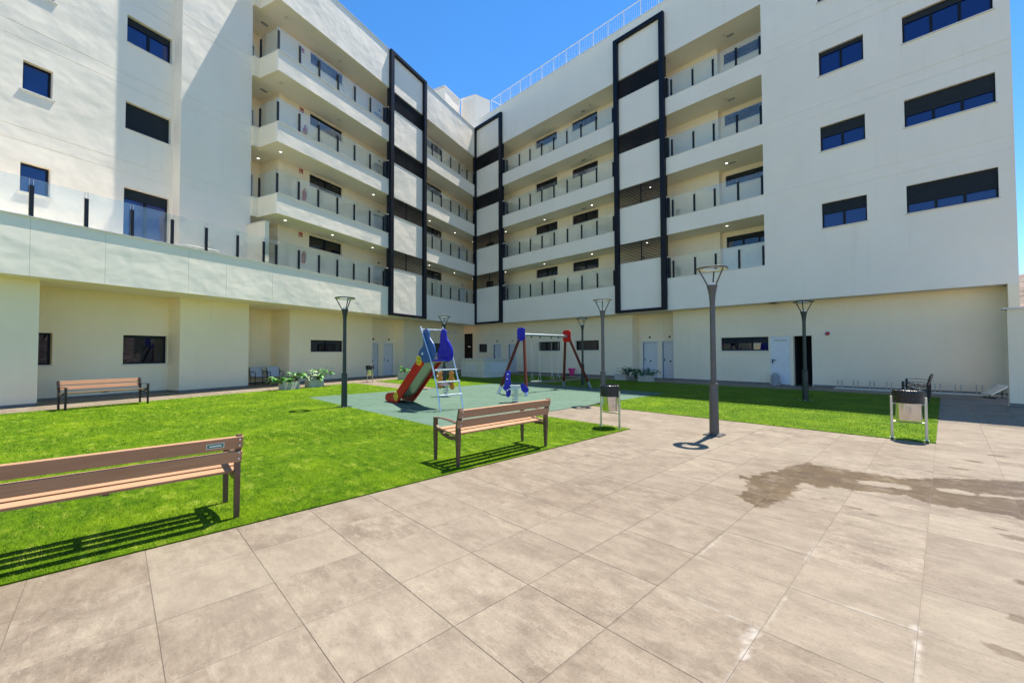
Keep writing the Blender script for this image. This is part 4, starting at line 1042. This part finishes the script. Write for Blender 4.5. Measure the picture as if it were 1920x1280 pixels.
# ================================================================== PLANTERS AND PLANTS
def leaf_mesh(L, W, mat, name):
    m = MB(); n = 7; pts = []
    for k in range(n+1):
        t = k/n; wd = W*math.sin(math.pi*min(1, t*.94+.04))**.8; x = t*L; z = .55*L*(t-.95*t*t)-.05*L*t
        pts.append([(x, -wd/2, z+wd*.16), (x, 0, z), (x, wd/2, z+wd*.16)])
    for r_ in pts: m.v += r_
    for k in range(n):
        a = k*3; m.f += [(a, a+1, a+4, a+3), (a+1, a+2, a+5, a+4)]
    return m.mesh(name, mat, True)
LM = {k: [leaf_mesh(L, W, k, 'leaf') for L, W in ((.34, .16), (.26, .13), (.42, .17))] for k in ('leaf', 'leaf_pale', 'leaf_dark')}
def planter(loc, rz, label, L=.72, W=.34, H_=.33):
    e = empty('planter_box', loc, rz, label, 'planter', 'concrete planter boxes'); t = .035
    MB().box(-L/2, L/2, -W/2, -W/2+t, 0, H_).box(-L/2, L/2, W/2-t, W/2, 0, H_).box(-L/2, -L/2+t, -W/2+t, W/2-t, 0, H_).box(L/2-t, L/2, -W/2+t, W/2-t, 0, H_).build('trough', 'planter', e)
    MB().box(-L/2+t, L/2-t, -W/2+t, W/2-t, .02, H_-.05).build('soil', 'soil', e)
def plant(loc, label, seed, mats, n=16, spread=.30, h=.42, cat='plant', tilt=(0, 0)):
    rs = random.Random(seed); e = empty('leafy_plant', loc, 0, label, cat, 'leafy plants in the planters')
    for k in range(int(n*2.6)):
        a = rs.uniform(0, 2*math.pi); hh = rs.uniform(.25, 1.15)*h; rr_ = rs.uniform(.1, 1)*spread*.75; b = (rr_*math.cos(a)+tilt[0]*hh, rr_*math.sin(a)+tilt[1]*hh, hh)
        MB().tube([(b[0]*.1, b[1]*.1, 0), (b[0]*.5, b[1]*.5, hh*.62), b], [.009, .007, .004], 5).build('stem', 'stem', e)
        o = inst('leaf', rs.choice(LM[rs.choice(mats)]), e, b, (rs.uniform(-.4, .4), rs.uniform(-.5, .7), a+rs.uniform(-.5, .5)))
        s = rs.uniform(.42, .78); o.scale = (s, s*rs.uniform(.9, 1.3), s)
PA = R(110.35)
planter((-18.92, 5.27, 0), PA, 'left of the two pale planters beside the armchairs'); planter((-19.38, 6.42, 0), PA, 'second pale planter, in front of the strip window')
plant((-18.78, 4.98, .25), 'large drooping green plant at the near end of the left planter', 11, ['leaf'], 13, .42, .22, tilt=(.2, -1.1))
plant((-18.95, 5.32, .28), 'small yellow green plant in the middle of the left planter', 12, ['leaf_pale'], 10, .25, .24)
plant((-19.03, 5.58, .28), 'bushy green plant at the far end of the left planter', 13, ['leaf'], 15, .34, .34)
plant((-19.33, 6.15, .28), 'pale silvery plant at the near end of the second planter', 14, ['leaf_pale'], 12, .3, .38)
plant((-19.5, 6.6, .28), 'tall bright green plant at the far end of the second planter', 15, ['leaf'], 20, .5, .46, tilt=(0, .5))
planter((-21.1, 11.85, 0), PA, 'pale planter half hidden behind the slide', .8, .36, .42); plant((-21.05, 11.8, .36), 'small bright green plant in the planter behind the slide', 16, ['leaf'], 13, .4, .34)
planter((-12.05, 19.72, 0), 0, 'left of two shaded planters in front of the doors'); planter((-10.55, 19.55, 0), 0, 'right of two shaded planters in front of the doors')
plant((-11.75, 19.7, .28), 'dark green plant in the left shaded planter', 17, ['leaf_dark'], 16, .55, .36); plant((-11.2, 19.65, .12), 'dark spreading plant between the two shaded planters', 18, ['leaf_dark'], 14, .5, .42)
plant((-10.75, 19.55, .28), 'dark green plant in the right shaded planter', 19, ['leaf_dark'], 14, .45, .30); plant((-10.25, 19.52, .28), 'dark leafy plant at the right end of the right shaded planter', 20, ['leaf_dark'], 12, .45, .28)
